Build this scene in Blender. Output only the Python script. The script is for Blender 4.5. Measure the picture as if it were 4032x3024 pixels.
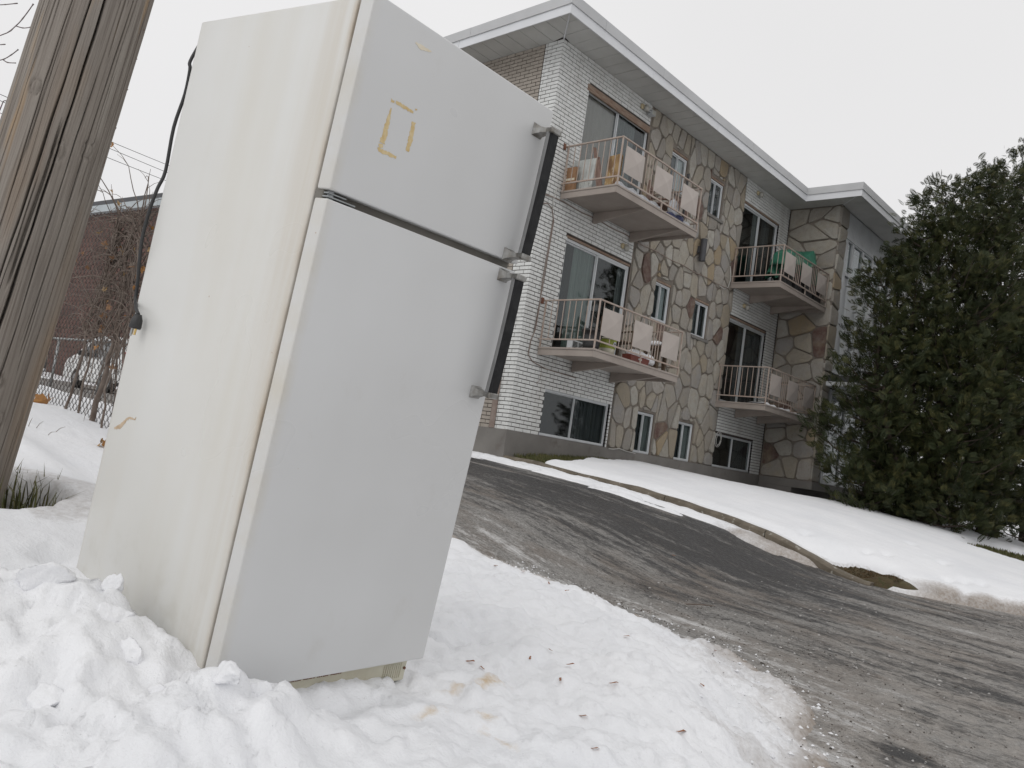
import bpy, math, random
import numpy as np
from mathutils import Matrix, Vector

for o in list(bpy.data.objects):
    bpy.data.objects.remove(o, do_unlink=True)
S = bpy.context.scene
COL = S.collection
rnd = random.Random(7)

# ------------------------------------------------------------------ camera
FPX = 3250.76                                   # focal length in photo pixels (4032 wide)
CAM = np.array([-9.9939, -9.2125, -0.4072])
CR = np.array([[0.66269591, -0.73473278, 0.14492027],      # right
               [0.16052042, -0.04965569, -0.98578269],     # down
               [0.73148297, 0.67653681, 0.08503299]])      # forward
cd = bpy.data.cameras.new('camera')
cd.sensor_fit = 'HORIZONTAL'; cd.sensor_width = 36.0; cd.lens = FPX / 4032 * 36
cd.clip_start = 0.05; cd.clip_end = 2000
cam = bpy.data.objects.new('camera', cd); COL.objects.link(cam)
mw = Matrix.Identity(4)
for i in range(3):
    mw[i][0] = CR[0][i]; mw[i][1] = -CR[1][i]; mw[i][2] = -CR[2][i]; mw[i][3] = CAM[i]
cam.matrix_world = mw
S.camera = cam

# ------------------------------------------------------------------ sky and light (overcast winter day)
SUN_EL, SUN_AZ = math.radians(42), math.radians(188)     # direction towards the sun, azimuth from +X
w = bpy.data.worlds.new('World'); S.world = w; w.use_nodes = True
nt = w.node_tree; nt.nodes.clear()
out = nt.nodes.new('ShaderNodeOutputWorld'); bg = nt.nodes.new('ShaderNodeBackground')
sky = nt.nodes.new('ShaderNodeTexSky'); sky.sky_type = 'NISHITA'; sky.sun_disc = False
sky.sun_elevation = SUN_EL; sky.sun_rotation = math.pi / 2 - SUN_AZ
sky.dust_density = 6.0; sky.air_density = 1.0
hs = nt.nodes.new('ShaderNodeHueSaturation'); hs.inputs['Saturation'].default_value = 0.1
hs.inputs['Value'].default_value = 0.9
nt.links.new(sky.outputs[0], hs.inputs['Color'])
tc = nt.nodes.new('ShaderNodeTexCoord'); sx = nt.nodes.new('ShaderNodeSeparateXYZ')
nt.links.new(tc.outputs['Generated'], sx.inputs[0])
rp = nt.nodes.new('ShaderNodeValToRGB')
rp.color_ramp.elements[0].position = 0.0; rp.color_ramp.elements[0].color = (0.80, 0.795, 0.805, 1)
rp.color_ramp.elements[1].position = 0.9; rp.color_ramp.elements[1].color = (0.93, 0.925, 0.925, 1)
nt.links.new(sx.outputs['Z'], rp.inputs[0])
ns = nt.nodes.new('ShaderNodeTexNoise'); ns.inputs['Scale'].default_value = 1.6; ns.inputs['Detail'].default_value = 3
nt.links.new(tc.outputs['Generated'], ns.inputs['Vector'])
mr = nt.nodes.new('ShaderNodeMapRange'); mr.inputs[1].default_value = 0.3; mr.inputs[2].default_value = 0.7
mr.inputs[3].default_value = 9.5; mr.inputs[4].default_value = 10.2
nt.links.new(ns.outputs['Fac'], mr.inputs[0])
mul = nt.nodes.new('ShaderNodeVectorMath'); mul.operation = 'SCALE'
nt.links.new(rp.outputs[0], mul.inputs[0]); nt.links.new(mr.outputs[0], mul.inputs['Scale'])
mx = nt.nodes.new('ShaderNodeMix'); mx.data_type = 'RGBA'; mx.inputs['Factor'].default_value = 0.96
nt.links.new(hs.outputs[0], mx.inputs['A']); nt.links.new(mul.outputs[0], mx.inputs['B'])
nt.links.new(mx.outputs['Result'], bg.inputs['Color']); bg.inputs['Strength'].default_value = 0.1
nt.links.new(bg.outputs[0], out.inputs[0])
sl = bpy.data.lights.new('sun', 'SUN'); sl.energy = 0.6; sl.angle = math.radians(60); sl.color = (1.0, 0.985, 0.96)
so = bpy.data.objects.new('sun', sl); COL.objects.link(so)
sd = Vector((math.cos(SUN_EL) * math.cos(SUN_AZ), math.cos(SUN_EL) * math.sin(SUN_AZ), math.sin(SUN_EL)))
so.rotation_euler = sd.to_track_quat('Z', 'Y').to_euler()
S.view_settings.view_transform = 'Standard'; S.view_settings.look = 'None'
S.view_settings.exposure = 0.0; S.view_settings.gamma = 1.0
S.view_settings.use_curve_mapping = False

# ------------------------------------------------------------------ helpers
def ray(px, py):
    return CR.T @ np.array([(px - 2016) / FPX, (py - 1512) / FPX, 1.0])
def at(px, py, depth):                      # a pixel's direction at a chosen distance along the view axis
    return CAM + ray(px, py) * depth
def on(px, py, axis, val):                  # a pixel's direction met by a real plane
    d = ray(px, py); return CAM + d * ((val - CAM[axis]) / d[axis])

def _hash(ix, iy, seed):
    h = (ix.astype(np.int64) * 374761393 + iy.astype(np.int64) * 668265263 + seed * 1442695041) & 0x7fffffff
    h = (h ^ (h >> 13)) * 1274126177 & 0x7fffffff
    return (h ^ (h >> 16)) & 0x7fffffff
def perlin(x, y, seed=0):
    x = np.asarray(x, float); y = np.asarray(y, float)
    ix = np.floor(x); iy = np.floor(y); fx = x - ix; fy = y - iy
    u = fx * fx * fx * (fx * (fx * 6 - 15) + 10); v = fy * fy * fy * (fy * (fy * 6 - 15) + 10)
    def g(ax, ay, dx, dy):
        a = _hash(ax, ay, seed) / 0x7fffffff * 2 * np.pi
        return np.cos(a) * dx + np.sin(a) * dy
    n00 = g(ix, iy, fx, fy); n10 = g(ix + 1, iy, fx - 1, fy)
    n01 = g(ix, iy + 1, fx, fy - 1); n11 = g(ix + 1, iy + 1, fx - 1, fy - 1)
    return (n00 * (1 - u) + n10 * u) * (1 - v) + (n01 * (1 - u) + n11 * u) * v * 1.0
def fbm(x, y, oct=4, seed=0):
    s = 0; a = 1.0
    for i in range(oct):
        s = s + a * perlin(x * 2 ** i, y * 2 ** i, seed + i * 17); a *= 0.5
    return s
def clump(x, y, seed=0):
    ix = np.floor(x); iy = np.floor(y); best = np.full(np.shape(x), 9.0); val = np.zeros(np.shape(x))
    for dx in (-1, 0, 1):
        for dy in (-1, 0, 1):
            cx = ix + dx; cy = iy + dy
            px = cx + .5 + .8 * (_hash(cx, cy, seed) / 0x7fffffff - .5); py = cy + .5 + .8 * (_hash(cx, cy, seed + 5) / 0x7fffffff - .5)
            d = np.hypot(x - px, y - py); h = _hash(cx, cy, seed + 9) / 0x7fffffff; m = d < best
            best = np.where(m, d, best); val = np.where(m, h, val)
    return val * np.clip(1.05 - best ** 2 * 1.3, 0, 1)
def sstep(a, b, x):
    t = np.clip((x - a) / (b - a), 0, 1); return t * t * (3 - 2 * t)

def tag(o, label=None, cat=None, group=None, kind=None):
    if label: o['label'] = label
    if cat: o['category'] = cat
    if group: o['group'] = group
    if kind: o['kind'] = kind
    return o
def empty(name, loc=(0, 0, 0), label=None, cat=None, group=None, rot=None):
    o = bpy.data.objects.new(name, None); COL.objects.link(o); o.location = loc
    o.empty_display_size = 0.1
    if rot is not None:
        m = Matrix(rot).to_4x4(); m.translation = Vector(loc); o.matrix_world = m
    return tag(o, label, cat, group)
def link(name, me, parent=None, mat=None, smooth=False):
    o = bpy.data.objects.new(name, me); COL.objects.link(o)
    if parent is not None: o.parent = parent
    if mat is not None and not me.materials: me.materials.append(mat)
    if smooth:
        me.polygons.foreach_set('use_smooth', [True] * len(me.polygons))
    return o
class MB:
    def __init__(s): s.v = []; s.f = []
    def add(s, vs, fs):
        b = len(s.v); s.v += [tuple(map(float, p)) for p in vs]; s.f += [tuple(b + i for i in f) for f in fs]; return s
    def box(s, x0, y0, z0, x1, y1, z1):
        return s.add([(x0, y0, z0), (x1, y0, z0), (x1, y1, z0), (x0, y1, z0), (x0, y0, z1), (x1, y0, z1), (x1, y1, z1), (x0, y1, z1)],
                     [(0, 3, 2, 1), (4, 5, 6, 7), (0, 1, 5, 4), (1, 2, 6, 5), (2, 3, 7, 6), (3, 0, 4, 7)])
    def bbox(s, x0, y0, z0, x1, y1, z1, b=0.005):      # box with chamfered edges
        vs = []; X = (x0, x1); Y = (y0, y1); Z = (z0, z1); idx = {}
        for i in (0, 1):
            for j in (0, 1):
                for k in (0, 1):
                    sx_, sy_, sz_ = (b, -b)[i], (b, -b)[j], (b, -b)[k]
                    for a, p in enumerate(((X[i], Y[j] + sy_, Z[k] + sz_), (X[i] + sx_, Y[j], Z[k] + sz_), (X[i] + sx_, Y[j] + sy_, Z[k]))):
                        idx[(i, j, k, a)] = len(vs); vs.append(p)
        F = []; I = lambda i, j, k, a: idx[(i, j, k, a)]
        for i in (0, 1): F.append([I(i, 0, 0, 0), I(i, 1, 0, 0), I(i, 1, 1, 0), I(i, 0, 1, 0)][::(-1 if i == 0 else 1)])
        for j in (0, 1): F.append([I(0, j, 0, 1), I(1, j, 0, 1), I(1, j, 1, 1), I(0, j, 1, 1)][::(1 if j == 0 else -1)])
        for k in (0, 1): F.append([I(0, 0, k, 2), I(1, 0, k, 2), I(1, 1, k, 2), I(0, 1, k, 2)][::(-1 if k == 0 else 1)])
        for j in (0, 1):
            for k in (0, 1): F.append([I(0, j, k, 1), I(1, j, k, 1), I(1, j, k, 2), I(0, j, k, 2)][::(1 if j != k else -1)])
        for i in (0, 1):
            for k in (0, 1): F.append([I(i, 0, k, 0), I(i, 1, k, 0), I(i, 1, k, 2), I(i, 0, k, 2)][::(1 if i == k else -1)])
        for i in (0, 1):
            for j in (0, 1): F.append([I(i, j, 0, 0), I(i, j, 1, 0), I(i, j, 1, 1), I(i, j, 0, 1)][::(1 if i != j else -1)])
        for i in (0, 1):
            for j in (0, 1):
                for k in (0, 1): F.append([I(i, j, k, 0), I(i, j, k, 1), I(i, j, k, 2)][::(1 if (i + j + k) % 2 else -1)])
        return s.add(vs, F)
    def quad(s, a, b, c, d): return s.add([a, b, c, d], [(0, 1, 2, 3)])
    def tube(s, pts, r, n=6, cap=True):
        pts = [np.array(p, float) for p in pts]; m = len(pts)
        rs = [r] * m if np.isscalar(r) else list(r)
        b = len(s.v); up = None
        for i, p in enumerate(pts):
            t = pts[min(i + 1, m - 1)] - pts[max(i - 1, 0)]; t = t / (np.linalg.norm(t) + 1e-12)
            if up is None:
                up = np.array([0, 0, 1.0]) if abs(t[2]) < 0.9 else np.array([1.0, 0, 0])
            u = up - t * (up @ t); u = u / (np.linalg.norm(u) + 1e-12); v = np.cross(t, u); up = u
            for k in range(n):
                a = 2 * math.pi * k / n
                s.v.append(tuple(p + rs[i] * (math.cos(a) * u + math.sin(a) * v)))
        for i in range(m - 1):
            for k in range(n):
                k2 = (k + 1) % n
                s.f.append((b + i * n + k, b + i * n + k2, b + (i + 1) * n + k2, b + (i + 1) * n + k))
        if cap:
            s.f.append(tuple(b + k for k in range(n))[::-1]); s.f.append(tuple(b + (m - 1) * n + k for k in range(n)))
        return s
    def lathe(s, prof, c=(0, 0, 0), n=24):          # prof: (radius, z)
        b = len(s.v)
        for r, z in prof:
            for k in range(n):
                a = 2 * math.pi * k / n; s.v.append((c[0] + r * math.cos(a), c[1] + r * math.sin(a), c[2] + z))
        for i in range(len(prof) - 1):
            for k in range(n):
                k2 = (k + 1) % n
                s.f.append((b + i * n + k, b + i * n + k2, b + (i + 1) * n + k2, b + (i + 1) * n + k))
        s.f.append(tuple(b + k for k in range(n))[::-1]); s.f.append(tuple(b + (len(prof) - 1) * n + k for k in range(n)))
        return s
    def prism(s, poly, y0, y1, axis=1):              # polygon extruded along an axis
        n = len(poly)
        def P(p, d): return (p[0], d, p[1]) if axis == 1 else ((d, p[0], p[1]) if axis == 0 else (p[0], p[1], d))
        vs = [P(p, y0) for p in poly] + [P(p, y1) for p in poly]
        fs = [tuple(range(n)), tuple(range(2 * n - 1, n - 1, -1))] + [(i, n + i, n + (i + 1) % n, (i + 1) % n) for i in range(n)]
        return s.add(vs, fs)
    def mesh(s, name='m'):
        me = bpy.data.meshes.new(name); me.from_pydata(s.v, [], s.f); me.update(); return me
    def build(s, name, mat, parent=None, smooth=False, fix=True):
        me = s.mesh(name)
        if fix: fixn(me)
        return link(name, me, parent, mat, smooth)
import bmesh
def fixn(me):
    bm = bmesh.new(); bm.from_mesh(me); bmesh.ops.recalc_face_normals(bm, faces=bm.faces); bm.to_mesh(me); bm.free()

# ------------------------------------------------------------------ materials
def mat(name):
    m = bpy.data.materials.new(name); m.use_nodes = True
    n = m.node_tree; p = n.nodes['Principled BSDF']; return m, n, p
def nd(n, t, ins=None, **kw):
    x = n.nodes.new(t)
    for k, v in kw.items(): setattr(x, k, v)
    for k, v in (ins or {}).items():
        if hasattr(v, 'is_output') or isinstance(v, bpy.types.NodeSocket): n.links.new(v, x.inputs[k])
        else: x.inputs[k].default_value = v
    return x
def rgba(c): return (c[0], c[1], c[2], 1)
def mix(n, f, a, b):
    x = n.nodes.new('ShaderNodeMix'); x.data_type = 'RGBA'
    for k, v in (('Factor', f), ('A', a), ('B', b)):
        if isinstance(v, bpy.types.NodeSocket): n.links.new(v, x.inputs[k])
        else: x.inputs[k].default_value = v if k == 'Factor' else rgba(v)
    return x.outputs['Result']
def math_(n, op, a, b=0.0, clamp=False):
    x = n.nodes.new('ShaderNodeMath'); x.operation = op; x.use_clamp = clamp
    for i, v in enumerate((a, b)):
        if isinstance(v, bpy.types.NodeSocket): n.links.new(v, x.inputs[i])
        else: x.inputs[i].default_value = v
    return x.outputs[0]
def rng(n, v, a, b, c=0.0, d=1.0):
    x = nd(n, 'ShaderNodeMapRange', {0: v, 1: a, 2: b, 3: c, 4: d}); x.clamp = True; return x.outputs[0]
def pos(n, scale=(1, 1, 1), obj=False):
    src = nd(n, 'ShaderNodeTexCoord').outputs['Object'] if obj else nd(n, 'ShaderNodeNewGeometry').outputs['Position']
    return nd(n, 'ShaderNodeMapping', {'Vector': src, 'Scale': scale}).outputs[0]
def noise(n, vec, scale, detail=4.0, rough=0.55, lac=2.0):
    return nd(n, 'ShaderNodeTexNoise', {'Vector': vec, 'Scale': scale, 'Detail': detail, 'Roughness': rough}).outputs['Fac']
def bump(n, p, h, strength=0.3, dist=0.01):
    b = nd(n, 'ShaderNodeBump', {'Height': h, 'Strength': strength, 'Distance': dist}); n.links.new(b.outputs[0], p.inputs['Normal'])
def simple(name, col, rough=0.6, col2=None, sc=6.0, lo=0.35, hi=0.7, bsc=40.0, bs=0.15, bd=0.004, metal=0.0, spec=0.5, stretch=(1, 1, 1), obj=False, dirt=None):
    m, n, p = mat(name); p.inputs['Roughness'].default_value = rough; p.inputs['Metallic'].default_value = metal
    p.inputs['Specular IOR Level'].default_value = spec
    v = pos(n, stretch, obj)
    if col2 is None: col2 = tuple(c * 0.78 for c in col)
    f = rng(n, noise(n, v, sc), lo, hi)
    c = mix(n, f, col, col2)
    if dirt:
        f2 = rng(n, noise(n, v, sc * 2.7, 6), dirt[1], dirt[2]); c = mix(n, f2, c, dirt[0])
    n.links.new(c, p.inputs['Base Color'])
    if bs: bump(n, p, noise(n, v, bsc, 5), bs, bd)
    return m

MT = {}
# snow: white, with a float attribute 'dirt' for grit and slush
def snow_mat():
    m, n, p = mat('snow'); p.inputs['Roughness'].default_value = 0.62; p.inputs['Specular IOR Level'].default_value = 0.25
    v = pos(n)
    at_ = nd(n, 'ShaderNodeAttribute', attribute_name='dirt').outputs['Fac']
    base = mix(n, rng(n, noise(n, v, 1.3, 3), 0.35, 0.7), (0.83, 0.835, 0.853), (0.765, 0.775, 0.80))
    g = noise(n, v, 30, 6, 0.7)
    d = math_(n, 'ADD', at_, math_(n, 'MULTIPLY', math_(n, 'SUBTRACT', g, 0.5), 0.9), True)
    dm = rng(n, math_(n, 'MULTIPLY', d, rng(n, at_, 0.0, 0.15)), 0.1, 0.9)
    c = mix(n, dm, base, (0.30, 0.26, 0.225))
    sp = rng(n, noise(n, v, 95, 2), 0.735, 0.75)                      # grit specks
    sp = math_(n, 'MULTIPLY', sp, rng(n, at_, 0.03, 0.4, 0.2, 1.0))
    c = mix(n, sp, c, (0.06, 0.05, 0.045))
    st = nd(n, 'ShaderNodeAttribute', attribute_name='stain').outputs['Fac']
    sm = rng(n, math_(n, 'MULTIPLY', st, rng(n, noise(n, v, 26, 6), 0.36, 0.66)), 0.05, 0.9, 0, .85)
    c = mix(n, sm, c, (0.55, 0.41, 0.24))
    n.links.new(c, p.inputs['Base Color'])
    h = math_(n, 'ADD', noise(n, v, 28, 6, 0.6), math_(n, 'MULTIPLY', noise(n, v, 140, 3), 0.3))
    bump(n, p, h, 0.55, 0.012)
    return m
MT['snow'] = snow_mat()
def drive_mat():
    m, n, p = mat('icy_asphalt')
    v = pos(n); vs = pos(n, (2.4, 0.6, 1)); vf = pos(n, (10, 5.0, 1))
    ice = nd(n, 'ShaderNodeAttribute', attribute_name='ice').outputs['Fac']
    g = noise(n, v, 160, 4, 0.7)
    asp = mix(n, rng(n, g, 0.35, 0.7), (0.030, 0.030, 0.032), (0.095, 0.092, 0.09))
    asp = mix(n, rng(n, noise(n, v, 2.0), 0.4, 0.7), asp, (0.05, 0.048, 0.047))
    st = math_(n, 'ADD', math_(n, 'MULTIPLY', noise(n, vs, 2.2, 8, 0.68), 0.60), math_(n, 'MULTIPLY', noise(n, vf, 3.0, 7, 0.78), 0.40))
    t = math_(n, 'ADD', st, math_(n, 'SUBTRACT', ice, 0.5))
    st2 = math_(n, 'ADD', math_(n, 'MULTIPLY', math_(n, 'SUBTRACT', st, .5), 3.4), .5)
    t = math_(n, 'ADD', st2, math_(n, 'SUBTRACT', ice, 0.5))
    f = rng(n, t, 0.36, 0.72)
    slush = mix(n, rng(n, noise(n, vf, 6, 7, 0.82), 0.34, 0.66), (0.165, 0.155, 0.143), (0.46, 0.445, 0.425))
    slush = mix(n, rng(n, noise(n, pos(n, (1.6, .8, 1)), 1.4, 5, .6), 0.45, 0.66), slush, (0.235, 0.20, 0.17))
    slush = mix(n, rng(n, noise(n, v, 60, 3), 0.63, 0.68), slush, (0.05, 0.045, 0.04))
    slush = mix(n, math_(n, 'MULTIPLY', rng(n, noise(n, pos(n, (22, 14, 1)), 1.5, 6, .8), .49, .68), .7), slush, (0.10, 0.095, 0.09))
    yy = nd(n, 'ShaderNodeSeparateXYZ', {0: v}).outputs['Y']
    slush = mix(n, math_(n, 'MULTIPLY', rng(n, yy, -7.9, -6.4, 1, 0), rng(n, noise(n, v, 11, 6, .75), .38, .62)), slush, (0.40, 0.37, 0.34))
    wh = rng(n, t, 0.98, 1.35)
    slush = mix(n, wh, slush, (0.70, 0.69, 0.68))
    c = mix(n, math_(n, 'MULTIPLY', f, rng(n, g, 0.28, 0.62, 0.55, 1.0)), asp, slush)
    n.links.new(c, p.inputs['Base Color'])
    n.links.new(rng(n, noise(n, vf, 4, 4), 0.35, 0.7, 0.32, 0.75), p.inputs['Roughness'])
    p.inputs['Specular IOR Level'].default_value = 0.35
    h = math_(n, 'ADD', math_(n, 'MULTIPLY', g, 0.5), math_(n, 'ADD', math_(n, 'MULTIPLY', f, 0.6), noise(n, vf, 9, 5)))
    bump(n, p, h, 0.8, 0.02)
    return m
MT['drive'] = drive_mat()
MT['soil'] = simple('bare_soil', (0.065, 0.048, 0.026), 0.9, (0.10, 0.075, 0.035), 9, bsc=70, bs=0.8, bd=0.02, dirt=((0.06, 0.058, 0.022), 0.52, 0.64))
MT['grass'] = simple('grass', (0.06, 0.075, 0.022), 0.8, (0.15, 0.13, 0.05), 14, bs=0)
MT['turf'] = simple('dead_turf', (0.11, 0.065, 0.03), 0.9, (0.06, 0.05, 0.022), 14, bs=0)
MT['kerb'] = simple('kerb_concrete', (0.165, 0.14, 0.108), 0.9, (0.09, 0.075, 0.055), 5, bsc=90, bs=0.5, bd=0.006, dirt=((0.30, 0.285, 0.25), 0.6, 0.68))
MT['concrete'] = simple('foundation_concrete', (0.20, 0.19, 0.175), 0.9, (0.15, 0.14, 0.13), 1.6, bsc=45, bs=0.25, bd=0.005, dirt=((0.13, 0.115, 0.10), 0.6, 0.74))
def brickw(name, a, b, spots):
    m, n, p = mat(name); v = pos(n)
    p.inputs['Roughness'].default_value = 0.42
    c = mix(n, rng(n, noise(n, v, 4.3, 2), 0.35, 0.65), a, b)
    c = mix(n, math_(n, 'MULTIPLY', rng(n, noise(n, v, 17, 6, 0.7), 0.58, 0.75), 0.5), c, spots)
    c = mix(n, math_(n, 'MULTIPLY', rng(n, noise(n, pos(n, (1, 1, 0.18)), 2.3, 4), 0.55, 0.72), 0.28), c, (0.36, 0.33, 0.29))
    n.links.new(c, p.inputs['Base Color']); bump(n, p, noise(n, v, 60, 4), 0.15, 0.003); return m
MT['brick_white'] = brickw('white_glazed_brick', (0.68, 0.69, 0.675), (0.60, 0.605, 0.59), (0.43, 0.40, 0.36))
MT['brick_beige'] = brickw('beige_brick', (0.36, 0.32, 0.275), (0.31, 0.275, 0.235), (0.23, 0.19, 0.155))
MT['mortar_dark'] = simple('dark_mortar', (0.055, 0.047, 0.042), 0.95, (0.085, 0.07, 0.062), 12)
MT['mortar_stone'] = simple('stone_mortar', (0.225, 0.195, 0.165), 0.95, (0.14, 0.12, 0.10), 2.5, bsc=60, bs=0.5, bd=0.006)
def stone_mat():
    m, n, p = mat('fieldstone'); v = pos(n); p.inputs['Roughness'].default_value = 0.85
    r = nd(n, 'ShaderNodeObjectInfo').outputs['Random']
    rp = n.nodes.new('ShaderNodeValToRGB'); rp.color_ramp.interpolation = 'CONSTANT'
    cols = [(0.40, 0.375, 0.325), (0.35, 0.325, 0.285), (0.42, 0.40, 0.355), (0.34, 0.295, 0.225), (0.33, 0.315, 0.295), (0.44, 0.42, 0.375), (0.37, 0.335, 0.275), (0.30, 0.28, 0.25),
            (0.36, 0.285, 0.185), (0.13, 0.075, 0.062), (0.39, 0.365, 0.33), (0.36, 0.34, 0.305)]
    ps = [0, .1, .2, .3, .36, .47, .58, .69, .785, .83, .86, .93]
    e = rp.color_ramp.elements
    e[0].position = 0; e[0].color = rgba(cols[0]); e[1].position = ps[1]; e[1].color = rgba(cols[1])
    for q, c in zip(ps[2:], cols[2:]):
        x = e.new(q); x.color = rgba(c)
    n.links.new(r, rp.inputs[0])
    dk = nd(n, 'ShaderNodeVectorMath', {0: rp.outputs[0]}, operation='SCALE'); dk.inputs['Scale'].default_value = 0.86
    c = mix(n, math_(n, 'MULTIPLY', rng(n, noise(n, v, 7, 5, 0.65), 0.42, 0.7), 0.55), dk.outputs[0], (0.25, 0.22, 0.185))
    c = mix(n, math_(n, 'MULTIPLY', rng(n, noise(n, v, 34, 4, 0.7), 0.6, 0.68), 0.6), c, (0.16, 0.13, 0.10))
    c = mix(n, math_(n, 'MULTIPLY', rng(n, noise(n, v, 3.1, 3), 0.5, 0.7), 0.3), c, (0.36, 0.30, 0.20))
    n.links.new(c, p.inputs['Base Color']); bump(n, p, noise(n, v, 22, 7, 0.65), 0.8, 0.02); return m
MT['stone'] = stone_mat()
MT['white_metal'] = simple('white_fascia', (0.66, 0.67, 0.69), 0.45, (0.60, 0.61, 0.625), 1.5, bs=0)
MT['flashing'] = simple('grey_flashing', (0.47, 0.475, 0.48), 0.45, (0.42, 0.425, 0.43), 1.5, bs=0)
MT['soffit'] = simple('soffit_panel', (0.54, 0.54, 0.52), 0.6, (0.47, 0.47, 0.45), 2.2, bsc=30, bs=0.1)
MT['vinyl'] = simple('white_vinyl', (0.58, 0.60, 0.615), 0.4, (0.50, 0.515, 0.525), 3, bs=0)
MT['alu'] = simple('grey_aluminium', (0.46, 0.475, 0.48), 0.45, (0.38, 0.39, 0.39), 4, bs=0)
MT['timber'] = simple('weathered_timber', (0.20, 0.125, 0.085), 0.8, (0.30, 0.24, 0.19), 5, stretch=(1, 1, 6), bs=0.3)
MT['tan'] = simple('tan_paint', (0.325, 0.282, 0.25), 0.6, (0.275, 0.236, 0.208), 3, bs=0.05, dirt=((0.20, 0.10, 0.06), 0.70, 0.78))
MT['tan_rail'] = simple('tan_rail_paint', (0.38, 0.325, 0.285), 0.55, (0.35, 0.26, 0.21), 9, bs=0.05, dirt=((0.22, 0.09, 0.05), 0.66, 0.72))
MT['tan_panel'] = simple('tan_panel_paint', (0.425, 0.378, 0.345), 0.55, (0.385, 0.34, 0.31), 4, bs=0.03)
MT['rust'] = simple('rusty_iron', (0.13, 0.05, 0.03), 0.9, (0.22, 0.12, 0.08), 12, bs=0.4)
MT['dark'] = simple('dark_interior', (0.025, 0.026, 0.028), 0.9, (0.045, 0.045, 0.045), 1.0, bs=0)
MT['black'] = simple('black_plastic', (0.018, 0.018, 0.019), 0.45, (0.03, 0.03, 0.03), 8, bs=0.05)
MT['handle_black'] = simple('handle_black', (0.011, 0.011, 0.012), 0.6, (0.025, 0.025, 0.026), 30, bs=0.1, bd=0.001, spec=.2)
MT['chrome'] = simple('worn_chrome', (0.34, 0.34, 0.33), 0.42, (0.18, 0.165, 0.145), 40, metal=1.0, bs=0.1, bd=0.001)
MT['alu_dark'] = simple('dull_trim', (0.20, 0.20, 0.20), .5, (0.14, 0.14, 0.14), 20, bs=0)
MT['brass'] = simple('brass', (0.65, 0.45, 0.16), 0.3, (0.5, 0.36, 0.15), 60, metal=1.0, bs=0)
MT['steel'] = simple('galvanised_steel', (0.42, 0.44, 0.45), 0.5, (0.30, 0.31, 0.31), 12, metal=0.6, bs=0.1)
MT['wire'] = simple('rusty_wire', (0.065, 0.056, 0.05), 0.7, (0.11, 0.097, 0.09), 25, metal=0.3, bs=0)
MT['cable'] = simple('grey_cable', (0.20, 0.15, 0.125), 0.7, (0.28, 0.23, 0.2), 9, bs=0)
MT['cable_white'] = simple('white_cable', (0.55, 0.54, 0.51), 0.6, bs=0)
MT['cream'] = simple('cream_lamp', (0.55, 0.47, 0.30), 0.45, (0.42, 0.35, 0.22), 20, bs=0)
MT['charcoal'] = simple('charcoal_paint', (0.045, 0.047, 0.052), 0.5, (0.06, 0.06, 0.065), 6, bs=0.1)
MT['frost'] = simple('frosted_glass', (0.45, 0.44, 0.40), 0.3, bs=0)
def curtain(name, a, b, sc=30):
    m, n, p = mat(name); p.inputs['Roughness'].default_value = 0.9
    f = noise(n, pos(n, (sc, sc, 0.4)), 1.0, 2); n.links.new(mix(n, rng(n, f, 0.35, 0.65), a, b), p.inputs['Base Color']); return m
MT['cur_beige'] = curtain('beige_curtain', (0.40, 0.345, 0.315), (0.43, 0.375, 0.345))
MT['cur_green'] = curtain('green_grey_curtain', (0.13, 0.17, 0.15), (0.22, 0.265, 0.24))
MT['cur_grey'] = curtain('grey_curtain', (0.12, 0.127, 0.127), (0.18, 0.188, 0.188))
MT['cur_white'] = curtain('pale_curtain', (0.50, 0.52, 0.52), (0.62, 0.64, 0.64))
MT['cur_dark'] = curtain('dark_curtain', (0.04, 0.043, 0.047), (0.08, 0.085, 0.09))
MT['cur_pale'] = curtain('pale_grey_curtain', (0.20, 0.215, 0.21), (0.28, 0.295, 0.29))
def glass():
    m, n, p = mat('window_glass'); n.nodes.remove(p); o = n.nodes['Material Output']
    t = nd(n, 'ShaderNodeBsdfTransparent', {'Color': (0.80, 0.83, 0.83, 1)}); g = nd(n, 'ShaderNodeBsdfGlossy', {'Color': (0.9, 0.92, 0.93, 1), 'Roughness': 0.03})
    fr = nd(n, 'ShaderNodeLayerWeight', {'Blend': 0.5}); f = math_(n, 'ADD', math_(n, 'MULTIPLY', math_(n, 'POWER', fr.outputs['Facing'], 5.0), 0.9), 0.045)
    b = nd(n, 'ShaderNodeBump', {'Height': noise(n, pos(n), 0.9, 2), 'Strength': 0.05, 'Distance': 0.05})
    n.links.new(b.outputs[0], g.inputs['Normal'])
    s = n.nodes.new('ShaderNodeMixShader'); n.links.new(f, s.inputs[0]); n.links.new(t.outputs[0], s.inputs[1]); n.links.new(g.outputs[0], s.inputs[2])
    n.links.new(s.outputs[0], o.inputs['Surface']); return m
MT['glass'] = glass()

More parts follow.
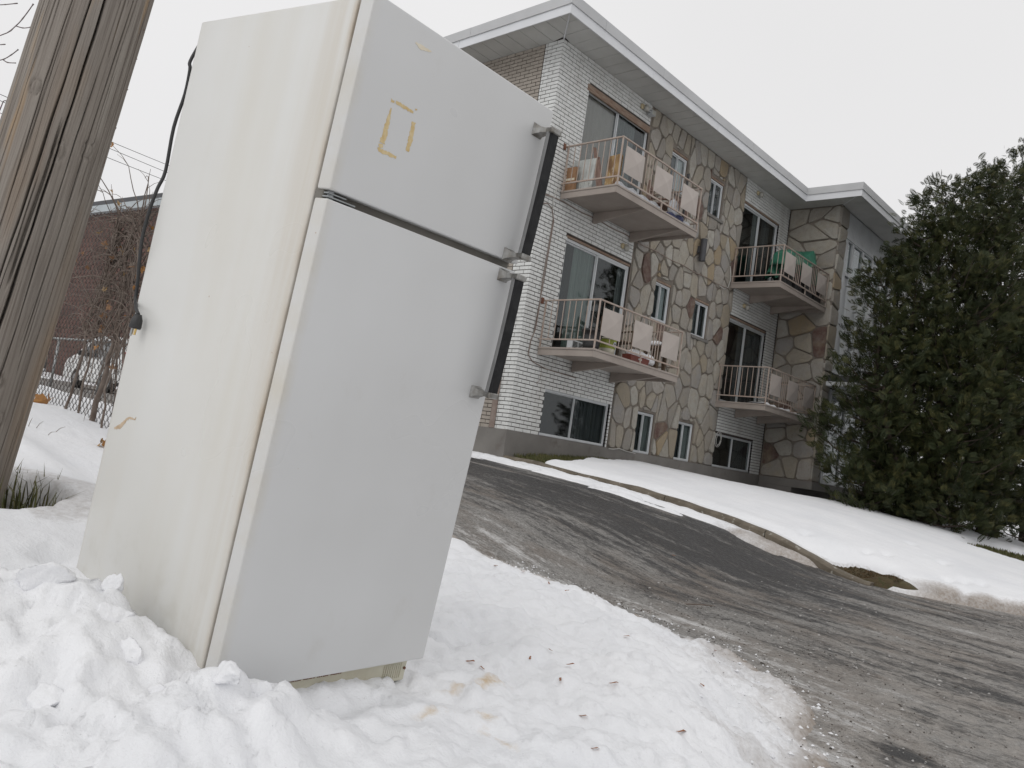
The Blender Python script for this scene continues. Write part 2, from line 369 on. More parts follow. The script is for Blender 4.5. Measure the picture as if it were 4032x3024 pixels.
# ================================================================== THE GROUND
KY = [-14, -9, -7.5, -6.4, -5.87, -5.51, -5.25, -4.92, -4.58, -4.22, -3.46, -2.62, -1.94, -1.2, -0.72, 0, 20, 45]
KT = [-1.50, -1.38, -1.32, -1.27, -1.25, -1.17, -1.07, -0.96, -0.87, -0.80, -0.69, -0.59, -0.55, -0.50, -0.445, -0.42, -0.02, 0.65]
def kerb_top(y): return np.interp(y, KY, KT)
def z_drive(y):
    y = np.asarray(y, float)
    return np.interp(y, [-14, -9, -7.5, -6.4, -5.9, -5.5, -5.0, -4.2, -2.6, -1.2, 0, 20, 45],
                     [-1.55, -1.43, -1.37, -1.32, -1.29, -1.24, -1.12, -0.94, -0.72, -0.61, -0.53, -0.30, 0.45])
def grid(xs, ys, zf, name, material, attrs=None, parent=None, kind='structure'):
    X, Y = np.meshgrid(xs, ys, indexing='xy'); Z = zf(X, Y)
    ny, nx = X.shape
    co = np.stack([X, Y, Z], -1).reshape(-1, 3)
    i = np.arange(nx * ny).reshape(ny, nx)
    fa = np.stack([i[:-1, :-1], i[:-1, 1:], i[1:, 1:], i[1:, :-1]], -1).reshape(-1, 4)
    me = bpy.data.meshes.new(name)
    me.vertices.add(len(co)); me.vertices.foreach_set('co', co.ravel())
    me.loops.add(fa.size); me.loops.foreach_set('vertex_index', fa.ravel())
    me.polygons.add(len(fa)); me.polygons.foreach_set('loop_start', np.arange(0, fa.size, 4)); me.polygons.foreach_set('loop_total', np.full(len(fa), 4))
    me.update(calc_edges=True)
    for k, fn in (attrs or {}).items():
        a = me.attributes.new(k, 'FLOAT', 'POINT'); a.data.foreach_set('value', np.clip(fn(X, Y), 0, 1).astype(np.float32).ravel())
    o = link(name, me, parent, material, True)
    if kind: o['kind'] = kind
    return o
def span(*segs):
    r = []
    for a, b, st in segs:
        n = max(1, int(round((b - a) / st))); r += list(np.linspace(a, b, n, endpoint=False))
    r.append(segs[-1][1]); return np.array(r)

# far base sheet (snow covered land to the horizon), below everything else
grid(span((-500, -60, 40), (-60, 80, 10), (80, 600, 40)), span((-500, -40, 40), (-40, 80, 6), (80, 700, 40)),
     lambda X, Y: np.interp(Y, [-500, -14, 0, 45, 700], [-2.6, -2.1, -1.3, -0.1, 1.5]), 'ground', MT['snow'],
     {'dirt': lambda X, Y: X * 0 + 0.05, 'stain': lambda X, Y: X * 0})

def x_edge(y):
    return np.interp(y, [-9.6, -8.8, -8.4, -8.1, -7.7, -7.1, -6.5, -5.5, -4.9, -3, 0, 30], [-9.2, -8.3, -7.3, -6.75, -5.85, -5.35, -5.25, -5.2, -5.5, -5.7, -5.8, -6])
def x_lawn(y): return np.interp(y, [-9.5, -8.6, -7.6, -7.2, -6.8, -6.3, -5.9, -5.5, 0.5], [6.5, 3.6, 1.7, 1.1, 0.65, 0.30, 0.15, 0.12, 0.12])
# driveway, apron and rear lot: one asphalt sheet with ice
def ice_amt(X, Y):
    wob = 0.45 * fbm(X * 0.35, Y * 0.35, 3, 6) + 0.30 * fbm(X * 2.2, Y * 0.45, 3, 7)
    c = np.exp(-(np.abs((X + 2.2 + 0.14 * Y + wob) / 1.35) ** 2.6)) * sstep(-7.3, -5.0, Y + 1.2 * fbm(X * 1.6, Y * .3, 3, 9))
    a = 0.60 - 0.46 * c + 0.34 * np.exp(-((X + 1.55 + 0.10 * Y) / .16) ** 2) * sstep(-6.4, -5.4, Y) + 0.22 * np.exp(-((X + 3.05 + 0.2 * Y) / .22) ** 2)
    a = a + 0.10 * sstep(-4.4, -5.2, X) - 0.05 * sstep(-6.0, -7.0, Y)
    a = a - 0.35 * np.exp(-((X - 1.7) / 1.3) ** 2 - ((Y + 7.75) / 0.28) ** 2)
    a = a - 0.40 * np.exp(-((X + 6.2) / 0.3) ** 2 - ((Y + 8.15) / 0.12) ** 2)
    a = a + 0.12 * fbm(X * 0.8, Y * 0.5, 3, 5) + 0.10 * sstep(-6.0, -7.2, Y)
    dx = np.maximum(X - x_edge(Y), 0); a = a + 0.55 * np.exp(-dx / 0.28) + 0.12 * np.exp(-dx / 0.9)
    a = a + 0.5 * np.exp(-np.maximum(x_lawn(Y) - X, 0) / 0.25) * sstep(-5.7, -6.4, Y) * (X < x_lawn(Y) + .3)
    return np.where(Y > 2, 0.72 + 0.2 * fbm(X * 0.5, Y * 0.4, 3, 8), a)
def drive_z(X, Y):
    b = z_drive(Y) + 0.02 * fbm(X * 0.5, Y * 0.5, 3, 2)
    sl = sstep(-5.6, -6.6, Y) * 0.6 + 0.35
    return b + 0.014 * fbm(X * 5.5, Y * 3.0, 4, 31) * sl + 0.010 * np.abs(fbm(X * 12, Y * 9, 3, 37)) * sl
grid(span((-9, -6.8, 0.2), (-6.8, 2.4, 0.03), (2.4, 40, 0.8)), span((-14, -9, 0.3), (-9, -3.5, 0.03), (-3.5, -2.5, 0.05), (-2.5, 2, 0.09), (2, 45, 0.6)),
     drive_z, 'driveway', MT['drive'], {'ice': ice_amt})

# snow bank / verge with the fridge, the pole and the fence
ZVY = [-9.6, -8.4, -7.75, -7.45, -7.0, -6.7, -6.0, -4.6, -2.7, 0, 12, 30]
ZVZ = [-1.25, -1.19, -1.14, -1.10, -0.975, -0.90, -0.78, -0.66, -0.52, -0.40, -0.15, 0.15]
RIDGES = [[(-10.3, -6.95, -.89), (-9.9, -7.0, -.87), (-9.5, -7.04, -.845), (-9.22, -7.10, -.855), (-9.17, -7.22, -.875), (-9.17, -7.34, -.96), (-9.18, -7.44, -1.04)],
          [(-9.6, -7.52, -1.03), (-9.28, -7.60, -1.03), (-9.13, -7.61, -.99), (-8.98, -7.605, -.995), (-8.88, -7.60, -1.04), (-8.76, -7.59, -1.095)]]
def verge_z(X, Y, detail=True):
    s = x_edge(Y) - X
    zv = np.interp(Y, ZVY, ZVZ) + 0.10 * sstep(-9.4, -11.5, X) * sstep(-7.5, -5, Y) + 0.05 * sstep(-8.4, -7.2, X) * -1.0 * sstep(-7, -4, Y)
    # flatter right of the fridge
    zr = np.interp(Y, [-9.6, -8.4, -7.4, -6.5, -5.5, -4.5, -3, 0, 30], [-1.30, -1.21, -1.13, -1.05, -0.98, -0.84, -0.6, -0.43, 0.12])
    k = sstep(-8.75, -8.2, X)
    zv = zv * (1 - k) + zr * k
    zd = z_drive(Y)
    e = s + 0.22 * fbm(X * 1.6, Y * 1.6, 3, 12) + 0.09 * fbm(X * 6, Y * 6, 3, 11)
    z = zd - 0.03 + (zv - zd + 0.03) * sstep(-0.02, 1.7, e) + 0.045 * sstep(-0.02, 0.30, e) - 0.02 * sstep(0.02, -0.2, e)
    if not detail: return z
    b = z
    for pl in RIDGES:
        for (ax_, ay_, az_), (bx, by, bz) in zip(pl[:-1], pl[1:]):
            ex, ey = bx - ax_, by - ay_; t = np.clip(((X - ax_) * ex + (Y - ay_) * ey) / (ex * ex + ey * ey), 0, 1)
            d = np.hypot(X - ax_ - t * ex, Y - ay_ - t * ey); zr_ = az_ + t * (bz - az_)
            q = zr_ - 0.62 * d * d / (d + 0.10); hh_ = np.clip(.5 + .5 * (q - z) / .035, 0, 1); z = z * (1 - hh_) + q * hh_ + .035 * hh_ * (1 - hh_)
    heap = sstep(0.02, 0.07, z - b) + 0.7 * np.exp(-((X + 9.3) / 0.9) ** 2 - ((Y + 7.6) / 0.6) ** 2)
    heap = np.clip(heap, 0, 1)
    ck = 1 - np.abs(fbm(X * 6.5, Y * 6.5, 3, 71)) * 1.6
    wx = X + .03 * fbm(X * 9, Y * 9, 2, 74); wy = Y + .03 * fbm(X * 9, Y * 9, 2, 75)
    z = z + heap * (0.022 * (ck - 0.6) + 0.055 * (clump(wx * 8.5, wy * 8.5, 76) - .40) + 0.028 * (clump(wx * 19, wy * 19, 77) - .35) + 0.008 * fbm(X * 26, Y * 26, 3, 73))
    # trampled, lumpy snow to the right of the fridge, smoother behind
    rt = sstep(-8.9, -8.2, X) * sstep(-5.2, -6.4, Y) * 1.2 + 0.25
    z = z + rt * (0.024 * fbm(X * 4.2, Y * 4.2, 3, 21) + 0.026 * np.minimum(0, fbm(X * 8, Y * 8, 3, 25)) + 0.014 * (clump(X * 13, Y * 13, 28) - .35) + 0.007 * fbm(X * 30, Y * 30, 2, 27))
    z = z + 0.02 * fbm(X * 1.1, Y * 1.1, 3, 40) + 0.010 * sstep(-7.6, -8.2, Y) * fbm(X * 6, Y * 6, 3, 41)
    dents = [(-8.55, -7.52, .25, .06, .035), (-9.20, -6.86, .10, .07, .10), (-9.05, -6.72, .07, .05, .05), (-9.16, -6.25, .07, .035, .03), (-8.05, -7.05, .09, .06, .045), (-7.75, -7.1, .10, .08, .03),
             (-9.2, -7.50, .05, .05, .03), (-8.72, -7.56, .10, .05, .025), (-9.6, -7.75, .12, .07, .03), (-8.7, -8.0, .16, .06, .025), (-8.2, -7.85, .13, .07, .02),
             (-7.3, -7.4, .12, .07, .02), (-6.9, -6.9, .10, .06, .02), (-7.6, -6.4, .12, .06, .02)]
    for dx, dy, rx, ry, dp in dents:
        z = z - dp * np.exp(-((X - dx) / rx) ** 2 - ((Y - dy) / ry) ** 2)
    # melted hollow round the pole
    r = np.hypot((X + 9.11) / 1.15, Y + 6.08) + 0.05 * fbm(X * 5, Y * 5, 2, 55)
    z = z - 0.22 * sstep(0.27, 0.19, r)
    # snow under the fridge body is pressed away
    return z
def verge_dirt(X, Y):
    s = x_edge(Y) - X
    d = 0.95 * sstep(0.6, -0.05, s + 0.30 * fbm(X * 2.2, Y * 2.2, 3, 61)) + 0.20 * sstep(1.8, .3, s + .5 * fbm(X * 3, Y * 3, 3, 62)) * sstep(-8.9, -7.4, X)
    d = np.maximum(d, 0.42 * sstep(1.6, 0.2, s + 0.5 * fbm(X * 1.7, Y * 1.3, 3, 64)) * sstep(-8.7, -7.7, X) * sstep(0.0, 0.35, fbm(X * 2.8, Y * 2.8, 4, 66) + 0.12))
    r = np.hypot(X + 9.0, Y + 6.1)
    d = np.maximum(d, 0.35 * sstep(0.45, 0.25, r) * (X > -9.05))
    return d
def stain(X, Y):
    s = 0
    for sx_, sy_, rx, ry in [(-8.16, -7.52, .10, .018), (-8.04, -7.50, .06, .03), (-8.42, -7.66, .07, .012), (-8.33, -7.80, .012, .07), (-8.28, -7.71, .02, .03)]:
        s = s + np.exp(-((X - sx_) / rx) ** 2 - ((Y - sy_) / ry) ** 2)
    return s
vx = span((-13.5, -10.2, 0.15), (-10.2, -6.9, 0.014), (-6.9, -4.9, 0.03))
vy = span((-9.7, -8.6, 0.05), (-8.6, -5.9, 0.014), (-5.9, -2.5, 0.04), (-2.5, 30, 0.5))
grid(vx, vy, verge_z, 'snow_bank', MT['snow'], {'dirt': verge_dirt, 'stain': stain})
VZ = lambda x, y: float(verge_z(np.array([[x]]), np.array([[y]]))[0, 0])

# lawn under snow to the right of the kerb
def lawn_base(X, Y):
    z = np.interp(Y, [-9.5, -8, -7, -6.2, -5.5, -4.2, -2.6, 0], [-1.46, -1.38, -1.30, -1.17, -1.03, -0.80, -0.58, -0.36])
    kt = kerb_top(Y) + 0.0; kk = sstep(0.12, 0.75, X); kk = np.maximum(kk, sstep(-5.7, -6.1, Y)); z = kt * (1 - kk) + z * kk - 0.07 * sstep(0.165, 0.13, X)
    z = z + 0.13 * sstep(0.1, 3.0, X) - 0.004 * np.maximum(X - 3, 0) - 0.022 * np.maximum(X - 2.5, 0) * sstep(-3.2, 0, Y)
    return z
def lawn_depth(X, Y):
    e = X - x_lawn(Y) + 0.10 * fbm(X * 2.5, Y * 2.5, 3, 81) * sstep(-5.2, -6.2, Y)
    d = 0.085 * sstep(-0.12, 0.30, e) + 0.03 * sstep(0.3, 1.2, e) - 0.008
    d = d - 0.14 * sstep(1.05, 0.55, -Y + 0.45 * fbm(X * 1.7, Y * 2.6, 3, 83) + 0.12 * X) * sstep(4.0, 2.2, X)      # thawed along the warm wall
    d = d - 0.16 * np.exp(-((X - 0.30) / 0.24) ** 2 - ((Y + 5.88) / 0.38) ** 2)                                    # bare turf at the kerb end
    g = sstep(1.9, 1.0, np.abs(X - 8.7 + 0.25 * (Y + 5.5)) + 0.6 * fbm(X * 0.9, Y * 1.4, 3, 87)) * sstep(-4.7, -5.2, Y)
    d = d - 0.17 * g
    for dx, dy in [(0.8, -5.6), (1.1, -5.75), (1.0, -6.5), (1.25, -6.62), (1.45, -6.75), (0.75, -6.75), (1.9, -6.2), (2.6, -5.6), (0.55, -4.9)]:
        d = d - 0.05 * np.exp(-((X - dx) / 0.13) ** 2 - ((Y - dy) / 0.06) ** 2)
    return d + 0.014 * fbm(X * 1.3, Y * 1.3, 3, 90) + 0.006 * fbm(X * 7, Y * 7, 3, 91)
lx = span((0.105, 0.175, 0.0175), (0.175, 3, 0.035), (3, 14, 0.09), (14, 40, 0.5)); ly = span((-9.5, -7.4, 0.08), (-7.4, -4.5, 0.035), (-4.5, 0.35, 0.05))
grid(lx, ly, lambda X, Y: lawn_base(X, Y) - 0.02 - 0.12 * sstep(0.6, 0.1, X - x_lawn(Y)) * sstep(-6.2, -6.6, Y) - 0.35 * sstep(0.0, -0.3, X - x_lawn(Y)), 'lawn', MT['soil'])
grid(lx, ly, lambda X, Y: lawn_base(X, Y) + np.where(lawn_depth(X, Y) < 0.0, -0.06, lawn_depth(X, Y)) - 0.30 * sstep(0.0, -0.45, X - x_lawn(Y)), 'lawn_snow', MT['snow'],
     {'dirt': lambda X, Y: np.maximum(0.8 * sstep(0.35, 0.0, X - x_lawn(Y) + 0.1 * fbm(X * 3, Y * 3, 2, 95)) * sstep(-6.0, -6.6, Y), 0.3 * sstep(0.02, 0.0, lawn_depth(X, Y))), 'stain': lambda X, Y: X * 0})
# snow lying between asphalt and kerb
def strip_z(X, Y):
    wv = np.interp(Y, [-5.4, -4.9, -4.2, -3.0, -1.5, 0, 3, 8], [0.25, 0.62, 0.60, 0.62, 0.72, 0.80, 0.7, 0.6])
    e = wv + X + 0.34 * fbm(X * 2.4, Y * 0.9, 4, 101)
    d = 0.10 * sstep(-0.03, 0.45, e) - 0.03 + 0.03 * fbm(X * 5, Y * 2.4, 3, 103) * sstep(-0.1, 0.2, e)
    d = d - 0.10 * np.exp(-((X + 0.42) / 0.2) ** 2) * sstep(0.0, 0.25, fbm(X * 3, Y * 0.9, 3, 107))
    return drive_z(X, Y) + d * sstep(-5.55, -5.15, Y) - 0.04 * sstep(-5.2, -5.5, Y)
grid(span((-1.3, 0.03, 0.025)), span((-5.6, 0.5, 0.035), (0.5, 12, 0.2)), strip_z, 'kerb_snow', MT['snow'],
     {'dirt': lambda X, Y: 0.75 * sstep(-3.9, -4.9, Y + 0.5 * fbm(X * 2, Y * 2, 3, 111)) + 0.3 * sstep(-0.45, -0.9, X), 'stain': lambda X, Y: X * 0})
# snow on far side of the rear lot
grid(span((-6, 30, 1.0)), span((26, 45, 0.7)), lambda X, Y: z_drive(Y) + 0.05 + 0.12 * fbm(X * .4, Y * .4, 3, 120) * sstep(26, 30, Y) - 0.1 * sstep(29, 26, Y), 'lot_snow', MT['snow'],
     {'dirt': lambda X, Y: X * 0 + 0.1, 'stain': lambda X, Y: X * 0})

# loose ice crumbs and sanding grit on the apron
def crumbs(name, n, fn, smin, smax, m, seed, label, cat):
    r = np.random.RandomState(seed); V = []; F = []; OC = np.array([(1, 0, 0), (-1, 0, 0), (0, 1, 0), (0, -1, 0), (0, 0, 1), (0, 0, -1.)]); OF = [(0, 2, 4), (2, 1, 4), (1, 3, 4), (3, 0, 4), (2, 0, 5), (1, 2, 5), (3, 1, 5), (0, 3, 5)]
    for _ in range(n):
        x, y, z = fn(r); s_ = smin + (smax - smin) * r.rand() ** 3; a = r.rand() * 6.28; b0 = len(V)
        q = OC * (s_ * r.uniform(.6, 1.3, (6, 1))) * np.array([1.2, 1, .75]); ca, sa = math.cos(a), math.sin(a)
        for p in q: V.append((x + p[0] * ca - p[1] * sa, y + p[0] * sa + p[1] * ca, z + p[2] + s_ * .2))
        F += [tuple(b0 + k for k in f) for f in OF]
    me = bpy.data.meshes.new(name); me.from_pydata(V, [], F); me.update(); o = link(name, me, None, m); return tag(o, label, cat, kind='stuff')
def sp_drive(r):
    while True:
        y = -9.0 + 3.4 * r.rand() ** 1.3; x = x_edge(y) + (8.0 * r.rand() if r.rand() < .6 else 1.2 * r.rand() ** 2)
        if x < x_lawn(y) - .05: return x, y, float(drive_z(np.array(x), np.array(y)))
def sp_edge(r):
    y = r.uniform(-8.6, -5.2); x = x_edge(y) - abs(r.normal(0, .45)) + .1
    return x, y, float(max(verge_z(np.array(x), np.array(y)), drive_z(np.array(x), np.array(y))))
MT['crumb'] = simple('ice_crumb', (0.33, 0.315, 0.30), .6, (0.46, 0.45, 0.44), 30, bs=0)
MT['grit'] = simple('road_grit', (0.045, 0.04, 0.036), .8, (0.10, 0.08, 0.065), 40, bs=0)
crumbs('ice_crumbs', 1500, sp_drive, .003, .011, MT['crumb'], 1, 'loose crumbs of dirty ice scattered over the driveway apron', 'ice')
crumbs('road_grit', 2200, sp_drive, .002, .008, MT['grit'], 2, 'dark sanding grit scattered over the driveway apron', 'grit')
crumbs('snow_grit', 520, sp_edge, .0015, .005, MT['grit'], 3, 'dark grit specks on the snow bank along the driveway', 'grit')
crumbs('snow_crumbs', 700, sp_edge, .003, .013, MT['snow'], 4, 'small crumbs of snow along the edge of the snow bank', 'snow')

# kerb: four cast lengths
kys = [0.0, -1.55, -3.12, -4.62, -5.95]
for i in range(4):
    b = MB(); ys = np.linspace(kys[i] - (0.006 if i else 0), kys[i + 1] + 0.006, 16)
    prof = []
    for y in ys:
        t = float(kerb_top(y)) + 0.004 * math.sin(y * 9); j = 0.006 * float(perlin(np.array(y * 4.0), np.array(3.3), 9))
        xo = 0.0
        prof.append([(0.0 + j + xo, y, t - 0.7), (-0.004 + j + xo, y, t - 0.03), (0.018 + j + xo, y, t - 0.006), (0.04 + xo, y, t), (0.135 + xo, y, t), (0.155 + xo, y, t - 0.02), (0.16 + xo, y, t - 0.7)])
    m_ = len(prof[0]); vs = [p for r in prof for p in r]; fs = []
    for a in range(len(prof) - 1):
        for k in range(m_ - 1): fs.append((a * m_ + k, a * m_ + k + 1, (a + 1) * m_ + k + 1, (a + 1) * m_ + k))
    fs += [tuple(range(m_)), tuple((len(prof) - 1) * m_ + k for k in range(m_))]
    o = b.add(vs, fs).build('kerb', MT['kerb']); o['kind'] = 'structure'

# grass: blades in thawed places
def blades(name, spots, hmin, hmax, lean=0.5, wid=0.004, seed=1, parent=None, m='grass'):
    r = random.Random(seed); b = MB()
    for x, y, z in spots:
        h = r.uniform(hmin, hmax); a = r.uniform(0, 6.28); l = r.uniform(0, lean) * h; wd = wid * r.uniform(.7, 1.4)
        dx, dy = math.cos(a), math.sin(a)
        p0 = np.array([x, y, z]); p1 = p0 + np.array([dx * l * .35, dy * l * .35, h * .6]); p2 = p0 + np.array([dx * l, dy * l, h * (0.95 - 0.3 * l / h)])
        s = np.array([-dy, dx, 0]) * wd
        b.add([p0 - s, p0 + s, p1 + s * .8, p1 - s * .8, p2], [(0, 1, 2, 3), (3, 2, 4)])
    o = b.build(name, MT[m], parent, fix=False); o['kind'] = 'stuff'; return o
r = random.Random(3)
sp = []
for _ in range(9000):
    x = r.uniform(0.2, 4.0); y = -r.uniform(0.02, 1.25)
    if lawn_depth(np.array(x), np.array(y)) < 0.01: sp.append((x, y, float(lawn_base(np.array(x), np.array(y))) - 0.03))
tag(blades('grass', sp, .04, .11, seed=4), 'green grass showing along the thawed foundation of the apartment block', 'grass')
sp = []
for _ in range(9000):
    x = r.uniform(6.4, 11.0); y = r.uniform(-8.6, -4.7)
    if lawn_depth(np.array(x), np.array(y)) < 0.0: sp.append((x, y, float(lawn_base(np.array(x), np.array(y))) - 0.03))
tag(blades('grass', sp, .04, .09, wid=.008, seed=5), 'strip of green grass free of snow before the cedars', 'grass')
sp = []
for _ in range(2600):
    x = r.gauss(.32, .16); y = r.gauss(-5.88, .26)
    if lawn_depth(np.array(x), np.array(y)) < 0.0 and x > 0.17 and y > -6.2: sp.append((x, y, float(lawn_base(np.array(x), np.array(y))) - 0.03))
tag(blades('grass', sp, .015, .035, wid=.005, seed=6, m='turf'), 'brown turf laid bare at the low end of the kerb', 'grass')
# soil and grass in the hollow round the pole
PB = np.array([-9.178, -5.985, -0.80])
grid(span((-9.75, -8.5, 0.03)), span((-6.6, -5.5, 0.03)), lambda X, Y: verge_z(X, Y, False) - 0.135 + 0.02 * fbm(X * 8, Y * 8, 3, 130) - 0.3 * sstep(0.33, 0.5, np.hypot(X + 9.11, Y + 6.08)), 'bare_soil', MT['soil'])
sp = []
for _ in range(420):
    a = r.uniform(0, 6.28); d = r.uniform(.17, .33); x = -9.15 + d * math.cos(a); y = -6.02 + d * math.sin(a)
    sp.append((x, y, float(verge_z(np.array([[x]]), np.array([[y]]), False)[0, 0]) - 0.14))
tag(blades('grass', sp, .07, .22, .7, .0028, 8), 'tuft of half dead grass in the thawed hollow round the pole foot', 'grass')

# ================================================================== APARTMENT BUILDING
ZT = 6.77; XA, XB, XC, WP, PW = 2.83, 6.94, 9.34, 1.32, 0.48
XEND, YBACK = 17.0, 11.0
BLD = empty('apartment_building', (0, 0, -1.5), 'three storey white brick and fieldstone apartment block with tan balconies and flat roof', 'building')
BZ = 1.5                                              # children keep world coordinates through this offset
BLD_OFF = Matrix.Translation((0, 0, BZ))
def bpart(b, name, m, parent=None, smooth=False, fix=True):
    o = b.build(name, m, None, smooth, fix)
    if parent is None:
        o.parent = BLD; o.matrix_parent_inverse = BLD_OFF
    else: o.parent = parent
    return o
def opened(b, u0, u1, z0, z1, ops, face, depth, P):
    """wall face split round openings, with reveals; P(u, d, z) maps to world"""
    us = sorted({u0, u1, *[o[0] for o in ops], *[o[1] for o in ops]}); zs = sorted({z0, z1, *[o[2] for o in ops], *[o[3] for o in ops]})
    us = [u for u in us if u0 <= u <= u1]; zs = [z for z in zs if z0 <= z <= z1]
    ins = lambda u, z: any(o[0] < u < o[1] and o[2] < z < o[3] for o in ops)
    for i in range(len(us) - 1):
        for k in range(len(zs) - 1):
            if not ins((us[i] + us[i + 1]) / 2, (zs[k] + zs[k + 1]) / 2):
                b.quad(P(us[i], face, zs[k]), P(us[i + 1], face, zs[k]), P(us[i + 1], face, zs[k + 1]), P(us[i], face, zs[k + 1]))
    for a, c, e, g in ops:
        f2 = face + depth
        b.quad(P(a, face, e), P(a, f2, e), P(a, f2, g), P(a, face, g)); b.quad(P(c, face, e), P(c, face, g), P(c, f2, g), P(c, f2, e))
        b.quad(P(a, face, g), P(a, f2, g), P(c, f2, g), P(c, face, g)); b.quad(P(a, face, e), P(c, face, e), P(c, f2, e), P(a, f2, e))
PF = lambda u, d, z: (u, d, z)                          # front facade: u = X, d = Y
PE = lambda u, d, z: (d, u, z)                          # end wall and wing side: u = Y, d = X
DOORS = {'L2': (0.83, XA, 1.475, 3.56), 'L3': (0.85, 2.86, 4.21, 6.33), 'R2': (6.95, 8.83, 1.475, 3.50), 'R3': (6.97, 8.83, 4.21, 6.24)}
BASE = {'bL': (0.83, 2.78, 0.0, 0.82), 'bR': (6.95, 8.83, 0.0, 0.77)}
SW = [(3.75, 4.37, 5.42, 6.26), (5.37, 5.96, 5.42, 6.26), (3.76, 4.36, 2.71, 3.53), (5.35, 5.97, 2.71, 3.52), (3.74, 4.37, 0.0, 0.83), (5.30, 5.96, 0.0, 0.83)]
ops1 = [DOORS['L2'], (0.85, XA, 4.21, 6.33), BASE['bL']]
ops2 = [DOORS['R2'], DOORS['R3'], BASE['bR']]
JB = 0.012                                              # brick stands this far out of its mortar
def wallmesh(name, u0, u1, ops, P, m, face=JB, depth=.14):
    b = MB(); opened(b, u0, u1, 0, ZT + .1, ops, face, depth, P); return bpart(b, name, m, fix=False)
W1 = wallmesh('brick_wall', 0, XA, ops1, PF, MT['mortar_dark'])
W2 = wallmesh('brick_wall', XB, XC, ops2, PF, MT['mortar_dark'])
W3 = wallmesh('stone_wall', XA, XB, SW, PF, MT['mortar_stone'], 0.02)
W4 = wallmesh('end_wall', 0, YBACK, [], PE, MT['mortar_dark'])
W5 = wallmesh('wing_side_wall', -WP, 0, [], PE, MT['mortar_stone'])
for v in W5.data.vertices: v.co.x += XC + .008
W6 = wallmesh('wing_pilaster', XC + .02, XC + PW, [], PF, MT['mortar_stone'])
for v in W6.data.vertices: v.co.y += -WP + .008
b = MB(); b.quad((0, YBACK, -1), (XEND, YBACK, -1), (XEND, YBACK, ZT + .1), (0, YBACK, ZT + .1)); b.quad((XEND, -WP, -1), (XEND, YBACK, -1), (XEND, YBACK, ZT + .1), (XEND, -WP, ZT + .1))
bpart(b, 'rear_wall', MT['brick_beige'], fix=False)
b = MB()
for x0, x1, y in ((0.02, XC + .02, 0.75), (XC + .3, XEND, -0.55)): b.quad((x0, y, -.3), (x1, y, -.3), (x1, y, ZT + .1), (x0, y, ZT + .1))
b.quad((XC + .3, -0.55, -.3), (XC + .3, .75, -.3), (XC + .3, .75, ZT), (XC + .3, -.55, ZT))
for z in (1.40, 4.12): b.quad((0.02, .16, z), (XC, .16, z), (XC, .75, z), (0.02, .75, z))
bpart(b, 'dark_room_backing', MT['dark'], fix=False)  # near-black backing sheets, painted to stand in for unlit rooms

# --- bricks in running bond
BH, BL_, JT = 0.0677, 0.2035, 0.0125
cells = []
def lay(u0, u1, z0, z1, ops, P, which, mfun, header0=True):
    nz = int(round((z1 - z0) / BH))
    for k in range(nz):
        za = z0 + k * BH; zb = za + BH - JT
        u = u0 - (BL_ * 0.5 if k % 2 else 0.0)
        while u < u1 - 0.005:
            a = max(u, u0); c = min(u + BL_ - JT, u1)
            u += BL_
            segs = [(a, c)]
            for o in ops:
                if o[2] < zb - .012 and o[3] > za + .012:
                    ns_ = []
                    for s0, s1 in segs:
                        if o[1] <= s0 or o[0] >= s1: ns_.append((s0, s1)); continue
                        if s0 < o[0] - .015: ns_.append((s0, o[0]))
                        if s1 > o[1] + .015: ns_.append((o[1], s1))
                    segs = ns_
            for s0, s1 in segs:
                if s1 - s0 > 0.02: cells.append((s0, s1, za, zb, P, which, mfun((s0 + s1) / 2)))
lay(-0.0, XA - .01, 0, ZT, ops1, PF, W1, lambda u: 'brick_white')
lay(XB + .01, XC - .012, 0, ZT, ops2, PF, W2, lambda u: 'brick_white')
lay(0.0505, 0.40, 0, ZT, [], PE, W4, lambda u: 'brick_white')
lay(0.42, YBACK - .01, 0, ZT, [], PE, W4, lambda u: 'brick_beige')
def bpx(c):
    p = np.array(c[4]((c[0] + c[1]) / 2, 0, (c[2] + c[3]) / 2)); q = CR @ (p - CAM)
    return 2016 + FPX * q[0] / q[2], 1512 + FPX * q[1] / q[2], np.linalg.norm(p - CAM)
sc = []
for i, c in enumerate(cells):
    px, py, d = bpx(c); edge = 2186 - 0.236 * (py - 434) + 25
    ok = px > edge and py > 130 and c[1] - c[0] > 0.15
    obl = (c[1] - c[0]) * (1.0 if c[4] is PF else 0.9)
    sc.append((-(obl / d) if ok else 1.0, i))
top = {i for s_, i in sorted(sc)[:300]}
protos = {}; rest = {}
for i, (s0, s1, za, zb, P, which, mk) in enumerate(cells):
    dj = rnd.uniform(-.0018, .0018); f0 = -0.0 + dj
    if i in top:
        key = (round(s1 - s0, 3), mk, P is PF)
        if key not in protos:
            L = s1 - s0; b = MB()
            if P is PF: b.bbox(0, 0, 0, L, .05, BH - JT, .0035)
            else: b.bbox(0, 0, 0, .05, L, BH - JT, .0035)
            me = b.mesh('brick'); me.materials.append(MT[mk]); protos[key] = me
        o = bpy.data.objects.new('brick', protos[key]); COL.objects.link(o); o.parent = which
        o.location = P(s0, f0, za)
    else:
        bb = rest.setdefault((which.name, mk), (MB(), which))[0]
        x0, y0, _ = P(s0, f0, 0); x1, y1, _ = P(s1, f0 + .05, 0)
        bb.box(min(x0, x1), min(y0, y1), za, max(x0, x1), max(y0, y1), zb)
for (wn, mk), (bb, which) in rest.items():
    o = bb.build('bricks', MT[mk], which, fix=False); o['kind'] = 'stuff'

